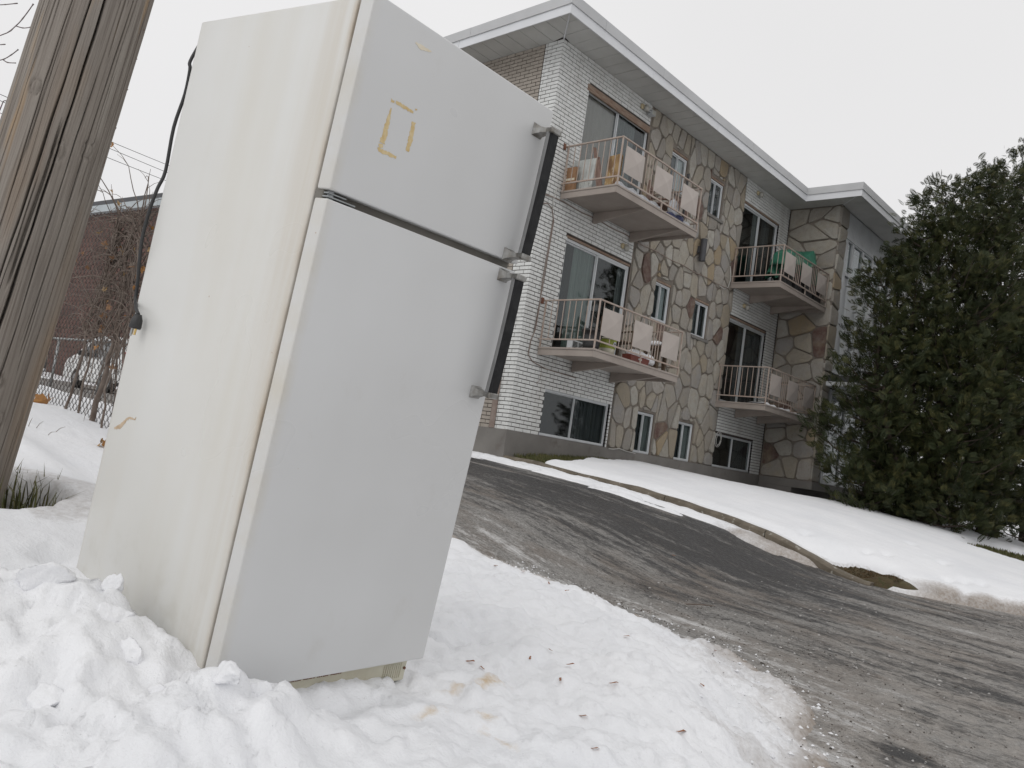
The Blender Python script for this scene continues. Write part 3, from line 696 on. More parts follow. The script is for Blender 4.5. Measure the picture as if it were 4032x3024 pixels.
# --- fieldstones: irregular polygons from a jittered cell pattern
def clip(poly, nx, ny, c):                               # keep nx*x+ny*y <= c
    res = []
    for i in range(len(poly)):
        p, q = poly[i], poly[(i + 1) % len(poly)]
        dp = nx * p[0] + ny * p[1] - c; dq = nx * q[0] + ny * q[1] - c
        if dp <= 0: res.append(p)
        if (dp < 0 < dq) or (dq < 0 < dp):
            t = dp / (dp - dq); res.append((p[0] + t * (q[0] - p[0]), p[1] + t * (q[1] - p[1])))
    return res
def area(p): return 0.5 * abs(sum(p[i][0] * p[(i + 1) % len(p)][1] - p[(i + 1) % len(p)][0] * p[i][1] for i in range(len(p))))
def voronoi(u0, u1, z0, z1, cw, ch, seed, elong=1.0):
    r = random.Random(seed); pts = []
    nu = max(1, int(round((u1 - u0) / cw))); nz = max(1, int(round((z1 - z0) / ch)))
    for k in range(nz):
        for i in range(nu):
            if r.random() < .10: continue
            pts.append((u0 + (i + .5 + (.25 if k % 2 else -.25) * (nu > 1) + r.uniform(-.36, .36)) * (u1 - u0) / nu, z0 + (k + .5 + r.uniform(-.40, .40)) * (z1 - z0) / nz))
    out_ = []
    for i, p in enumerate(pts):
        poly = [(u0, z0), (u1, z0), (u1, z1), (u0, z1)]
        for j, q in enumerate(pts):
            if i == j or abs(p[0] - q[0]) > 4 * cw or abs(p[1] - q[1]) > 4 * ch: continue
            dx, dz = q[0] - p[0], (q[1] - p[1]); e = elong
            poly = clip(poly, dx, dz / e ** 2, (dx * (p[0] + q[0]) / 2 + dz / e ** 2 * (p[1] + q[1]) / 2))
            if len(poly) < 3: break
        if len(poly) >= 3: out_.append(poly)
    return out_
def cut_rects(poly, rects):
    pcs = [poly]
    for (a, c, e, g) in rects:
        a, c, e, g = a - .008, c + .008, e - .03, g + .03; nx_ = []
        for p in pcs:
            xs = [q[0] for q in p]; zs = [q[1] for q in p]
            if max(xs) <= a or min(xs) >= c or max(zs) <= e or min(zs) >= g: nx_.append(p); continue
            l = clip(p, 1, 0, a); rr = clip(p, -1, 0, -c); mid = clip(clip(p, -1, 0, -a), 1, 0, c) if len(p) > 2 else []
            up = clip(mid, 0, -1, -g) if len(mid) > 2 else []; dn = clip(mid, 0, 1, e) if len(mid) > 2 else []
            nx_ += [q for q in (l, rr, up, dn) if len(q) > 2 and area(q) > .006]
        pcs = nx_
    return pcs
def inset(poly, d):
    n = len(poly); A = sum(poly[i][0] * poly[(i + 1) % n][1] - poly[(i + 1) % n][0] * poly[i][1] for i in range(n))
    if A < 0: poly = poly[::-1]
    res = poly
    for i in range(n):
        p, q = poly[i], poly[(i + 1) % n]; ex, ey = q[0] - p[0], q[1] - p[1]; l = math.hypot(ex, ey)
        if l < 1e-6: continue
        nx, ny = ey / l, -ex / l
        res = clip(res, nx, ny, nx * p[0] + ny * p[1] - d)
        if len(res) < 3: return []
    return res
def round_(poly, r_):
    n = len(poly); res = []
    for i in range(n):
        a, p, c = poly[i - 1], poly[i], poly[(i + 1) % n]
        for q in (a, c):
            dx, dz = q[0] - p[0], q[1] - p[1]; l = math.hypot(dx, dz) + 1e-9; t = min(r_, l * .38)
            res.append((p[0] + dx / l * t, p[1] + dz / l * t))
    return res
def stone_obj(poly, P, face, parent, seed, name='stone'):
    r = random.Random(seed)
    p1 = inset(poly, r.uniform(.011, .021))
    if len(p1) < 3 or area(p1) < .003: return
    p1 = round_(p1, r.uniform(.03, .055)); p1 = [(u + r.uniform(-.005, .005), z + r.uniform(-.005, .005)) for u, z in p1]
    cu = sum(p[0] for p in p1) / len(p1); cz = sum(p[1] for p in p1) / len(p1)
    proud = r.uniform(.022, .050); tu, tz = r.uniform(-.05, .05), r.uniform(-.05, .05); n = len(p1)
    p2 = [(cu + (u - cu) * .955, cz + (z - cz) * .965) for u, z in p1]
    p3 = [(cu + (u - cu) * .55 + r.uniform(-.02, .02), cz + (z - cz) * .55 + r.uniform(-.02, .02)) for u, z in p1]
    f = lambda u, z, a: face - a - tu * (u - cu) - tz * (z - cz)
    vs = [P(u, face + .012, z) for u, z in p1] + [P(u, f(u, z, proud * .35), z) for u, z in p1] + [P(u, f(u, z, proud * .85 + r.uniform(-.003, .003)), z) for u, z in p2]
    vs += [P(u, f(u, z, proud + r.uniform(-.006, .006)), z) for u, z in p3] + [P(cu, f(cu, cz, proud + r.uniform(-.004, .006)), cz)]
    fs = []
    for L in range(3):
        for i in range(n): fs.append((L * n + i, L * n + (i + 1) % n, (L + 1) * n + (i + 1) % n, (L + 1) * n + i))
    for i in range(n): fs.append((3 * n + i, 3 * n + (i + 1) % n, 4 * n))
    c0 = P(cu, face, cz); vs = [(a - c0[0], b_ - c0[1], c - c0[2]) for a, b_, c in vs]
    me = bpy.data.meshes.new(name); me.from_pydata(vs, [], fs); me.update(); fixn(me); me.materials.append(MT['stone'])
    o = bpy.data.objects.new(name, me); COL.objects.link(o); o.parent = parent; o.location = c0; return o
cnt = 0
for poly in voronoi(XA + .02, XB - .005, 0.0, ZT - .01, .29, .40, 21, 1.35):
    for pc in cut_rects(poly, SW + [(2.0, XA + .03, 1.4, 3.6), (2.0, XA + .045, 4.2, 6.35)]):
        cnt += 1; stone_obj(pc, PF, 0.02, W3, cnt)
for poly in voronoi(-WP + .02, -.02, 0.0, ZT - .01, .44, .40, 33, .8):
    cnt += 1; stone_obj(poly, PE, JB + XC + .008, W5, cnt)
for poly in voronoi(XC - .012, XC + PW, 0.0, ZT - .01, .40, .42, 36, .8):
    cnt += 1; stone_obj(poly, lambda u, d, z: (u, d, z), JB - WP + .008, W6, cnt)

# --- foundation and porch slab
b = MB(); b.box(-.012, -.014, -1.6, XC + .1, .5, -.001); b.box(-.012, .5, -1.6, .5, YBACK, -.001); b.box(XC - .003, -.85, -1.6, XEND, .3, -.19)
bpart(b, 'foundation', MT['concrete'])
b = MB(); b.bbox(XC - .012, -WP - .03, -.19, 12.15, -.0145, -.001, .008)
bpart(b, 'porch_slab', MT['concrete'])

# --- roof: deck, fascia, flashing, soffit panels
OV = 0.70; z0f, zmf, z1f = 6.685, 6.85, 7.01; zsof = 6.765
b = MB(); b.box(-OV + .05, -OV + .05, zsof + .03, XEND + .6, YBACK + .6, 6.99); b.box(XC - OV + .05, -WP - OV + .05, zsof + .03, XEND + .6, -OV + .2, 6.985)
ROOF = bpart(b, 'roof', MT['flashing'])
segs = [((-OV, YBACK + .65), (-OV, -OV)), ((-OV, -OV), (XC - OV, -OV)), ((XC - OV, -OV), (XC - OV, -WP - OV)), ((XC - OV, -WP - OV), (XEND + .65, -WP - OV))]
for si, (A, Bp) in enumerate(segs):
    A = np.array(A, float); Bp = np.array(Bp, float); L = np.linalg.norm(Bp - A); d = (Bp - A) / L; nrm = np.array([d[1], -d[0]])
    if si == 0: nrm = np.array([-1., 0])
    if si in (1, 3): nrm = np.array([0, -1.])
    if si == 2: nrm = np.array([-1., 0])
    for nm, za, zb, o0, o1, step, ph, m_ in (('fascia_board', z0f, zmf, 0.0, -.02, 2.44, .0, 'white_metal'), ('flashing', zmf - .012, z1f, .022, -.02, 1.83, .9, 'flashing')):
        e = 0.0; t = 0.0; first = True
        while t < L - .01:
            t2 = min(L, t + (ph if first and ph else step)); first = False
            if L - t2 < .5: t2 = L
            a0 = t + (.0025 if t > 0 else (-o0 - .003 if si in (1, 3) else 0.0)); a1 = t2 - (.0025 if t2 < L else (-o0 + .004 if si in (0, 2) else (o0 if si == 1 else 0)))
            p = [A + d * a0 + nrm * o0, A + d * a1 + nrm * o0, A + d * a1 + nrm * o1, A + d * a0 + nrm * o1]
            k = rnd.uniform(-.002, .002)
            b = MB(); b.add([(q[0], q[1], z + k) for z in (za, zb) for q in p], [(0, 1, 2, 3), (4, 5, 6, 7), (0, 1, 5, 4), (1, 2, 6, 5), (2, 3, 7, 6), (3, 0, 4, 7)])
            b.build(nm, MT[m_], ROOF); t = t2
PWD = 0.305
def soffit_piece(poly):
    b = MB(); b.prism(poly, zsof + rnd.uniform(-.002, .002), zsof + .014, axis=2); b.build('soffit_panel', MT['soffit'], ROOF)
yi = -OV + .022
x = -OV + .02
while x < XC - OV:                                       # front soffit with mitred corner at the left
    xa, xb = x + .005, min(x + PWD - .005, XC - .02); x += PWD
    if xb - xa < .02: continue
    if xa < 0: poly = [(xa, yi), (xb, yi), (xb, max(yi, xb) if xb < 0 else .02), (xa, max(yi + .001, xa))]
    else: poly = [(xa, yi), (xb, yi), (xb, .012), (xa, .012)]
    soffit_piece(poly)
y = -OV + .02
while y < YBACK:                                         # end wall soffit
    ya, yb = y + .005, y + PWD - .005; y += PWD
    if ya < 0: poly = [(-OV + .022, ya), (max(-OV + .023, min(ya, 0)), ya), (min(yb, 0) if yb < 0 else .0, yb), (-OV + .022, yb)]
    else: poly = [(-OV + .022, ya), (.012, ya), (.012, yb), (-OV + .022, yb)]
    soffit_piece(poly)
y = -WP - OV + .02
while y < -OV:                                           # side of wing
    ya, yb = y + .003, min(y + PWD - .003, -OV + .01); y += PWD
    if yb - ya < .02: continue
    xi = lambda yy: XC - .0 + min(0, yy + WP)            # mitre
    soffit_piece([(XC - OV + .022, ya), (max(XC - OV + .023, xi(ya)), ya), (max(XC - OV + .024, xi(yb)), yb), (XC - OV + .022, yb)])
soffit_piece([(XC - OV + .022, -OV + .014), (XC - .0, -OV + .014), (XC, .012), (XC - OV + .022, .012)])
x = XC - OV + .02
while x < XEND:
    xa, xb = x + .003, x + PWD - .003; x += PWD; yo = -WP - OV + .022
    if xa < XC: poly = [(xa, yo), (xb, yo), (xb, yo + (min(xb, XC) - (XC - OV))), (xa, yo + (xa - (XC - OV)) + .0)]
    else: poly = [(xa, yo), (xb, yo), (xb, -WP + .012), (xa, -WP + .012)]
    soffit_piece(poly)
b = MB(); b.tube([(0, 0, zsof - .004), (-OV + .03, -OV + .03, zsof - .004)], .014, 4); b.build('soffit_mitre_strip', MT['white_metal'], ROOF)
b = MB(); b.tube([(XC, -WP, zsof - .004), (XC - OV + .03, -WP - OV + .03, zsof - .004)], .012, 4); b.build('soffit_mitre_strip', MT['white_metal'], ROOF)

# --- windows and sliding doors
def frame_bars(b, x0, x1, z0, z1, t, y0, y1, sides='lrtb'):
    if 'l' in sides: b.bbox(x0, y0, z0, x0 + t, y1, z1, .004)
    if 'r' in sides: b.bbox(x1 - t, y0, z0, x1, y1, z1, .004)
    if 't' in sides: b.bbox(x0 + t, y0 + .002, z1 - t, x1 - t, y1, z1, .004)
    if 'b' in sides: b.bbox(x0 + t, y0 + .002, z0, x1 - t, y1, z0 + t, .004)
def drape(x0, x1, z0, z1, y, amp, period, m, parent):
    n = max(8, int((x1 - x0) / period * 8)); vs = []
    for i in range(n + 1):
        x = x0 + (x1 - x0) * i / n; yy = y + amp * math.sin(2 * math.pi * (x - x0) / period + .7 * math.sin(x * 9))
        vs += [(x, yy, z0), (x, yy + .004, z1)]
    b = MB(); b.add(vs, [(2 * i, 2 * i + 2, 2 * i + 3, 2 * i + 1) for i in range(n)]); return b.build('curtain', m, parent, True, False)
def window(x0, x1, z0, z1, name, split, fm, yo=.045, t=.034, cur=(None, None), timber=True, sill=False, wmul=1.0):
    b = MB(); frame_bars(b, x0 + .004, x1 - .004, z0 + .004, z1 - (.05 if timber else .006), t, yo, yo + .07)
    W = bpart(b, name, fm); zt = z1 - (.05 if timber else .006)
    xs = x0 + (x1 - x0) * split
    for k, (a, c) in enumerate(((x0 + t, xs), (xs, x1 - t))):
        b = MB(); dy = .022 * (1 - k); tt = t * .62 * wmul
        frame_bars(b, a - (.006 if k else 0), c + (0 if k else .006), z0 + t, zt - t + .004, tt, yo + .012 + dy, yo + .032 + dy)
        s = b.build('sash', fm, W)
        b = MB(); b.box(a + tt * .8, yo + .020 + dy, z0 + t + tt * .8, c - tt * .8, yo + .024 + dy, zt - t - tt * .8); b.build('pane', MT['glass'], W)
        cu_ = cur[k]
        if cu_:
            f0, f1 = (0, 1) if isinstance(cu_, str) else cu_[1:]; cn = cu_ if isinstance(cu_, str) else cu_[0]
            drape(a + .01 + (c - a - .02) * f0, a + .01 + (c - a - .02) * f1, z0 + .03, zt - .03, yo + .085, .004 if cn == 'cur_beige' else .014, .11, MT[cn], W)
    if timber:
        b = MB(); b.bbox(x0 + .003, .022, z1 - .048, x1 - .003, yo + .06, z1 - .003, .004); b.build('lintel_trim', MT['timber'], W)
    if sill:
        b = MB(); b.bbox(x0 - .05, -.045, z0 - .07, x1 + .06, .06, z0 - .004, .008); b.build('sill', MT['concrete'], W)
    return W
curs = [('cur_dark', 'cur_white'), ('cur_grey', 'cur_dark'), ('cur_dark', 'cur_white'), ('cur_grey', 'cur_dark'), ('cur_dark', 'cur_pale'), ('cur_dark', 'cur_pale')]
for i, q in enumerate(SW): window(*q, 'window', .47, MT['vinyl'], cur=curs[i], sill=(i in (0, 1, 3)), timber=i < 4)
window(*BASE['bL'], 'basement_window', .47, MT['vinyl'], cur=(None, 'cur_dark'), timber=False, wmul=.8)
window(*BASE['bR'], 'basement_window', .5, MT['vinyl'], cur=(None, 'cur_dark'), timber=False, wmul=.8)
window(*DOORS['L2'], 'sliding_door', .5, MT['vinyl'], t=.05, cur=(('cur_green', .34, 1.0), ('cur_grey', .8, 1.0)))
window(*DOORS['L3'], 'sliding_door', .5, MT['vinyl'], t=.05, cur=('cur_beige', ('cur_grey', 0.0, .72)))
window(*DOORS['R2'], 'sliding_door', .48, MT['alu'], t=.05, cur=(('cur_dark', .75, 1.0), ('cur_dark', .1, 1.0)))
window(*DOORS['R3'], 'sliding_door', .48, MT['vinyl'], t=.05, cur=(('cur_grey', .78, 1.0), ('cur_dark', .3, .8)))
b = MB(); b.bbox(.80, -.006, 6.20, 2.84, .04, 6.325, .006); bpart(b, 'door_head_board', MT['timber'])

# --- balconies
BALC = {}
def balcony(key, x0, x1, zt):
    dep, th = 1.215, .14
    b = MB(); b.bbox(x0, -dep, zt - .035, x1, -.016, zt, .006)
    B = bpart(b, 'balcony', MT['tan']); BALC[key] = B
    for a in ((x0 + .012, -dep + .012, x1 - .012, -dep + .03), (x0 + .012, -dep + .031, x0 + .03, -.018), (x1 - .03, -dep + .031, x1 - .012, -.018)):
        b = MB(); b.bbox(a[0], a[1], zt - th, a[2], a[3], zt - .036, .004); b.build('edge_beam', MT['tan'], B)
    b = MB(); b.box(x0 + .031, -dep + .031, zt - .075, x1 - .031, -.018, zt - .062); b.build('deck_underside', MT['tan'], B)
    for xb in (x0 + 1.02, x1 - .42):
        b = MB(); b.prism([(-.018, zt - .076), (-dep + .05, zt - .076), (-dep + .05, zt - .10), (-.018, zt - .26)], xb - .035, xb + .035, axis=0); b.build('bracket', MT['tan'], B)
    yf, xl, xr = -dep + .02, x0 + .02, x1 - .02
    zr, zl = zt + .81, zt + .135
    b = MB(); b.bbox(xl - .017, yf - .017, zr - .02, xr + .017, yf + .017, zr + .004, .004); b.build('top_rail', MT['tan_rail'], B)
    for xs in (xl, xr):
        b = MB(); b.bbox(xs - .017, yf + .018, zr - .02, xs + .017, -.002, zr + .004, .004); b.build('top_rail', MT['tan_rail'], B)
        b = MB(); b.box(xs - .013, yf + .014, zl - .012, xs + .013, -.002, zl + .012); b.build('lower_rail', MT['tan_rail'], B)
    b = MB(); b.box(xl - .013, yf - .013, zl - .012, xr + .013, yf + .013, zl + .012); b.build('lower_rail', MT['tan_rail'], B)
    for (px, py) in ((xl, yf), (xr, yf), (xl, -.05), (xr, -.05), ((xl + xr) / 2 + .05, yf)):
        top_ = zr - .021 if not (abs(px - (xl + xr) / 2 - .05) < .01) else zl - .013
        b = MB(); b.box(px - .011, py - .011, zt + .001, px + .011, py + .011, top_); b.build('rail_post', MT['tan_rail'], B)
    me = MB().box(-.0055, -.0055, 0, .0055, .0055, zr - .021 - zl - .013).mesh('baluster'); me.materials.append(MT['tan_rail'])
    def bal(px, py):
        o = bpy.data.objects.new('baluster', me); COL.objects.link(o); o.parent = B; o.location = (px, py, zl + .013)
    for xs in (xl, xr):
        for k in range(8): bal(xs, -.20 - k * .126)
    P0 = [(.13, .68), (1.04, 1.60), (1.95, 2.50)]; sc_ = (x1 - x0) / 2.62
    for a, c in P0:
        a, c = xl + a * sc_ - .02, xl + c * sc_ - .02
        for u in (a + .015, (a + c) / 2, c - .015): bal(u, yf)
        cx, cz = (a + c) / 2, zl + .345; z0_, z1_ = zl + .10, zl + .555; yy = yf - .012
        b = MB(); b.add([(a, yy, z0_), (c, yy, z0_), (c, yy, z1_), (a, yy, z1_), (cx + .04, yy - .035, cz), (a, yy + .004, z0_), (c, yy + .004, z0_), (c, yy + .004, z1_), (a, yy + .004, z1_)],
                        [(0, 1, 4), (1, 2, 4), (2, 3, 4), (3, 0, 4), (5, 6, 1, 0), (6, 7, 2, 1), (7, 8, 3, 2), (8, 5, 0, 3), (8, 7, 6, 5)])
        b.build('rail_panel', MT['tan_panel'], B)
    for g0, g1 in ((.68, 1.04), (1.60, 1.95)):
        for k in (1, 2, 3): bal(xl + (g0 + (g1 - g0) * k / 4) * sc_ - .02, yf)
    return B
balcony('L2', 0.445, 3.07, 1.475); balcony('L3', 0.455, 3.08, 4.21); balcony('R2', 6.70, 9.29, 1.475); balcony('R3', 6.72, 9.30, 4.21)
for x in (.43, 6.68):
    for z in (2.27, 5.0):
        b = MB(); b.bbox(x - .05, -.012, z - .06, x + .02, -.002, z + .05, .003); bpart(b, 'anchor_plate', MT['rust'])

# --- wall fittings
def lamp(x, z, big=False):
    b = MB(); b.lathe([(.055, 0), (.055, .02), (.045, .035)], (0, 0, 0), 14)
    vs = [(v[0] + x, -v[2] - .003, v[1] + z) for v in b.v]; b.v = vs; L = bpart(b, 'wall_lamp', MT['cream'], smooth=True)
    b = MB(); b.tube([(x, -.03, z), (x + .05, -.075, z + .015)], [.018, .03], 10); b.build('lamp_neck', MT['cream'], L)
    b = MB(); b.tube([(x + .045, -.07, z + .02), (x + .05, -.08, z - .03), (x + .05, -.085, z - .09)], [.045, .055, .04], 12); b.build('lamp_globe', MT['frost'], L, True)
lamp(2.48, 6.60); lamp(2.46, 3.82); lamp(7.50, 6.58); lamp(7.50, 3.84)
b = MB(); b.bbox(2.66, -.13, 6.50, 2.79, -.01, 6.60, .006); F = bpart(b, 'floodlight', MT['alu'])
b = MB(); b.tube([(2.60, -.01, 6.56), (2.62, -.07, 6.56), (2.67, -.09, 6.55)], .014, 8); b.build('floodlight_arm', MT['alu'], F)
b = MB(); b.box(2.67, -.136, 6.51, 2.78, -.131, 6.59); b.build('lens', MT['frost'], F)
b = MB(); b.lathe([(.055, 0), (.07, .006), (.07, .484), (.055, .49)], (5.19, -.115, 4.27), 20); SC = bpart(b, 'wall_sconce', MT['charcoal'], smooth=False)
b = MB(); b.bbox(5.13, -.06, 4.45, 5.20, .0, 4.60, .006); b.build('sconce_mount', MT['charcoal'], SC)
def cable(pts, r_, m, n=5):
    b = MB(); b.tube(pts, r_, n); return bpart(b, 'wall_cable', m, smooth=True)
cable([(.05, -.012, 3.86), (.18, -.014, 3.90), (.30, -.014, 3.86), (.38, -.014, 3.70), (.36, -.016, 3.2), (.33, -.014, 2.6), (.35, -.014, 2.2), (.33, -.016, 1.75), (.26, -.014, 1.55), (.24, -.014, 1.30), (.38, -.014, 1.20), (.75, -.014, 1.14), (1.6, -.014, 1.13)], .009, MT['cable'])
cable([(.40, -.014, 3.68), (.38, -.016, 3.1), (.36, -.014, 2.5), (.30, -.014, 1.7)], .007, MT['cable'])
pts = [(.05, -.014, 4.02)]
for i in range(24): pts.append((.3 + i * .275, -.014 if .3 + i * .275 < 2.83 else -.03, 4.05 - .03 * (i > 8) + .012 * math.sin(i * 1.7)))
cable(pts, .011, MT['cable'])
cable([(.45, -.02, 4.30), (.33, -.03, 4.18), (.30, -.02, 3.98), (.32, -.016, 3.86)], .008, MT['cable_white'])
cable([(6.62, -.02, 4.55), (6.66, -.04, 4.25), (6.60, -.03, 4.05), (6.45, -.03, 3.98), (6.2, -.03, 4.0)], .008, MT['cable_white'])
cable([(.62, -.016, 1.15), (.64, -.016, 1.02), (.62, -.016, .92), (.55, -.014, .85)], .004, MT['cable'])
cable([(2.84, -.05, -.02), (3.0, -.04, -.015), (3.2, -.04, .02), (3.45, -.04, -.01), (3.75, -.05, -.02)], .009, MT['cable_white'])
for dx, rr in ((0, .16), (.05, .13), (.03, .18)):
    cable([(7.0 + dx + rr * math.cos(t) * .8, -.03 - .01 * math.sin(t), .63 + rr * math.sin(t)) for t in np.linspace(0, 6.2, 18)], .006, MT['cable_white'])
b = MB(); b.bbox(-.02, .28, .0, -.005, .40, 1.0, .003); bpart(b, 'conduit_cover', MT['cable'])

# --- wing front: siding, stair windows, canopy, entrance
yw = -WP + .03
for k in range(44):
    b = MB(); x = XC + PW + .012 + k * .095; b.bbox(x, yw, 6.17, x + .088, yw + .03, 6.76, .006); bpart(b, 'siding_board', MT['vinyl'])
b = MB(); b.bbox(XC + PW + .005, yw - .02, 6.09, 14.2, yw + .06, 6.165, .005); bpart(b, 'stair_window_head', MT['vinyl'])
b = MB(); b.quad((14.0, -WP, -.2), (XEND, -WP, -.2), (XEND, -WP, ZT), (14.0, -WP, ZT)); bpart(b, 'wing_front_wall', MT['brick_white'], fix=False)
mx_ = [XC + PW + .005, 10.37, 11.08, 11.78, 12.48, 13.18, 13.95]
for k in range(6):
    a, c = mx_[k], mx_[k + 1]
    b = MB(); frame_bars(b, a + .002, c - .002, 2.72, 6.085, .07 if k else .2, yw, yw + .10, 'l'); frame_bars(b, a + .002, c - .002, 2.72, 6.085, .03, yw, yw + .10, 'rtb'); b.bbox(a + .07, yw + .005, 5.20, c - .03, yw + .08, 5.28, .004)
    Wn = bpart(b, 'stair_window', MT['vinyl'])
    b = MB(); b.box(a + .06, yw + .045, 5.28, c - .03, yw + .05, 6.06); b.build('pane', MT['glass'], Wn)
    b = MB(); b.box(a + .06, yw + .05, 2.75, c - .03, yw + .06, 5.20); b.build('spandrel_panel', MT['vinyl'], Wn)
    b = MB(); b.box(a + .05, yw + .3, 5.2, c - .02, yw + .31, 6.08); b.build('blind', MT['cur_white'], Wn)
b = MB(); b.bbox(XC + .16, -WP - .75, 2.33, 13.0, -WP - .012, 2.44, .01); CN = bpart(b, 'entrance_canopy', MT['vinyl'])
b = MB(); b.bbox(XC + .2, -WP - .70, 2.441, 12.9, -WP - .02, 2.60, .02); b.build('canopy_top', MT['charcoal'], CN)
b = MB(); b.bbox(9.95, yw, .0, 10.02, yw + .08, 2.32, .005); b.bbox(10.05, yw, .0, 10.10, yw + .08, 2.32, .005); b.bbox(10.10, yw, 0.0, 12.9, yw + .08, .10, .005); b.bbox(10.10, yw, 2.2, 12.9, yw + .08, 2.32, .005)
for x in (11.0, 11.95, 12.85): b.bbox(x, yw, .1, x + .09, yw + .08, 2.2, .005)
EN = bpart(b, 'entrance_door', MT['vinyl'])
for a, c in ((10.10, 11.0), (11.09, 11.95), (12.04, 12.85)):
    b = MB(); b.box(a, yw + .03, .1, c, yw + .035, 2.2); b.build('pane', MT['glass'], EN)
b = MB(); b.bbox(11.02, yw - .05, .95, 11.10, yw - .005, 1.25, .01); b.build('door_handle', MT['alu'], EN)
b = MB(); b.bbox(10.12, yw + .02, 1.02, 10.98, yw + .029, 1.06, .003); b.build('push_bar', MT['alu'], EN)
b = MB(); b.bbox(XC + PW + .13, yw + .05, 1.5, XC + PW + .16, yw + .08, 2.0, .004); bpart(b, 'house_number_plate', MT['vinyl'])

# ================================================================== CEDARS
def leaf_mat(name, a, b_, c_):
    m, n, p = mat(name); p.inputs['Roughness'].default_value = 0.65; p.inputs['Specular IOR Level'].default_value = 0.25
    v = pos(n); c = mix(n, rng(n, noise(n, v, 1.1, 3), 0.38, 0.62), a, b_); c = mix(n, rng(n, noise(n, v, 4.5, 4), 0.50, 0.66), c, c_)
    n.links.new(c, p.inputs['Base Color']); return m
MT['cedar'] = leaf_mat('cedar_foliage', (0.020, 0.028, 0.010), (0.032, 0.040, 0.013), (0.072, 0.070, 0.024))
MT['bark'] = simple('cedar_bark', (0.045, 0.032, 0.024), 0.9, (0.08, 0.06, 0.048), 8, stretch=(6, 6, 1), bsc=20, bs=0.6, bd=0.02)
def make_spray():
    V = []; F = []
    def lf(p, d, L, w_):
        d = np.array(d) / np.linalg.norm(d); s = np.array([-d[1], d[0], 0]) * w_; p = np.array(p); b = len(V)
        V.extend([p - s * .4, p + d * L * .5 - s + np.array([0, 0, .02 * L]), p + d * L, p + d * L * .5 + s]); F.append((b, b + 1, b + 2, b + 3))
    lf((0, 0, 0), (1, 0, 0), 1.0, .024)
    for k, t in enumerate((.10, .24, .38, .52, .66, .80)):
        for s in (-1, 1):
            L = (.50, .54, .48, .40, .31, .2)[k]; a = math.radians(40 + 5 * s); dx, dy = math.cos(a), s * math.sin(a); t_ = t + .05 * (s > 0)
            lf((t_, 0, 0), (dx, dy, 0), L, .030)
            if k < 4:
                lf((t_ + dx * L * .35, dy * L * .35, 0), (math.cos(a * .25), s * math.sin(a * .25), 0), L * .55, .026)
                lf((t_ + dx * L * .3, dy * L * .3, 0), (math.cos(a * 1.7), s * math.sin(a * 1.7), 0), L * .4, .026)
    return np.array(V), F
SPV, SPF = make_spray()
def cedar(name, base, stems, n, seed, label, size=(.16, .31)):
    r = np.random.RandomState(seed); T = empty(name, base, label, 'tree', 'evergreen cedars along the lawn')
    V = []; tb = MB(); bb = MB()
    tot = sum(s[3] * s[2] for s in stems)
    for (ox, oy, H, R, z0) in stems:
        k = int(n * R * H / tot)
        tb.tube([(ox * .25, oy * .25, -.1), (ox * .6, oy * .6, H * .25), (ox, oy, H * .55), (ox, oy, H * .82)], [.13 * R / 1.6, .10 * R / 1.6, .04, .008], 8)
        nb = max(40, k // 22)
        for q in range(nb):
            h = r.beta(1.05, 1.1) * .98; hz = z0 + (H - z0) * h; az = r.rand() * 6.283
            prof = R * (1 - h ** 2.3) ** .75 * (0.62 + 0.38 * min(1, h / .2)) + .10
            L = prof * (0.72 + 0.40 * r.rand())
            d = np.array([math.cos(az), math.sin(az), 0.0]); rise = .18 + .25 * r.rand() + .5 * h
            p0 = np.array([ox, oy, hz - .25 * L])
            tip = p0 + d * L + np.array([0, 0, rise * L])
            midp = p0 + d * L * .55 + np.array([0, 0, rise * L * .25])
            if q % 2 == 0: bb.tube([p0, midp, tip], [.018, .012, .004], 4, False)
            m_ = 22
            for j in range(m_):
                t = 1 - (r.rand() ** 1.6) * .75
                p = (1 - t) ** 2 * p0 + 2 * t * (1 - t) * midp + t * t * tip
                p = p + r.normal(0, .09 + .07 * (1 - t), 3) * np.array([1, 1, .9])
                s = r.uniform(*size) * (1 - .25 * h)
                # frond axis: outward and upward or drooping, blade mostly upright
                ax = d * r.uniform(.3, 1.0) + np.array([r.normal(0, .45), r.normal(0, .45), r.uniform(-.1, 1.1)]); ax /= np.linalg.norm(ax)
                up = np.array([r.normal(0, .6), r.normal(0, .6), r.normal(0, .6)]) + d * .2; bn = np.cross(ax, up); bn /= np.linalg.norm(bn) + 1e-9; nn = np.cross(bn, ax)
                loc = SPV.copy(); loc[:, 2] += -.22 * loc[:, 0] ** 2
                V.append(p + s * (loc[:, :1] * ax + loc[:, 1:2] * bn + loc[:, 2:3] * nn))
    K = len(V); nv = len(SPV); co = np.concatenate(V); fa = (np.array(SPF)[None] + (np.arange(K) * nv)[:, None, None]).reshape(-1, 4)
    me = bpy.data.meshes.new('crown'); me.vertices.add(len(co)); me.vertices.foreach_set('co', co.ravel())
    me.loops.add(fa.size); me.loops.foreach_set('vertex_index', fa.ravel()); me.polygons.add(len(fa))
    me.polygons.foreach_set('loop_start', np.arange(0, fa.size, 4)); me.polygons.foreach_set('loop_total', np.full(len(fa), 4)); me.update(calc_edges=True)
    link('crown', me, T, MT['cedar'])
    tb.build('trunk', MT['bark'], T, True); bb.build('branches', MT['bark'], T, True, False)['kind'] = 'stuff'
    return T
LB = lambda x, y: float(lawn_base(np.array(x), np.array(y)))
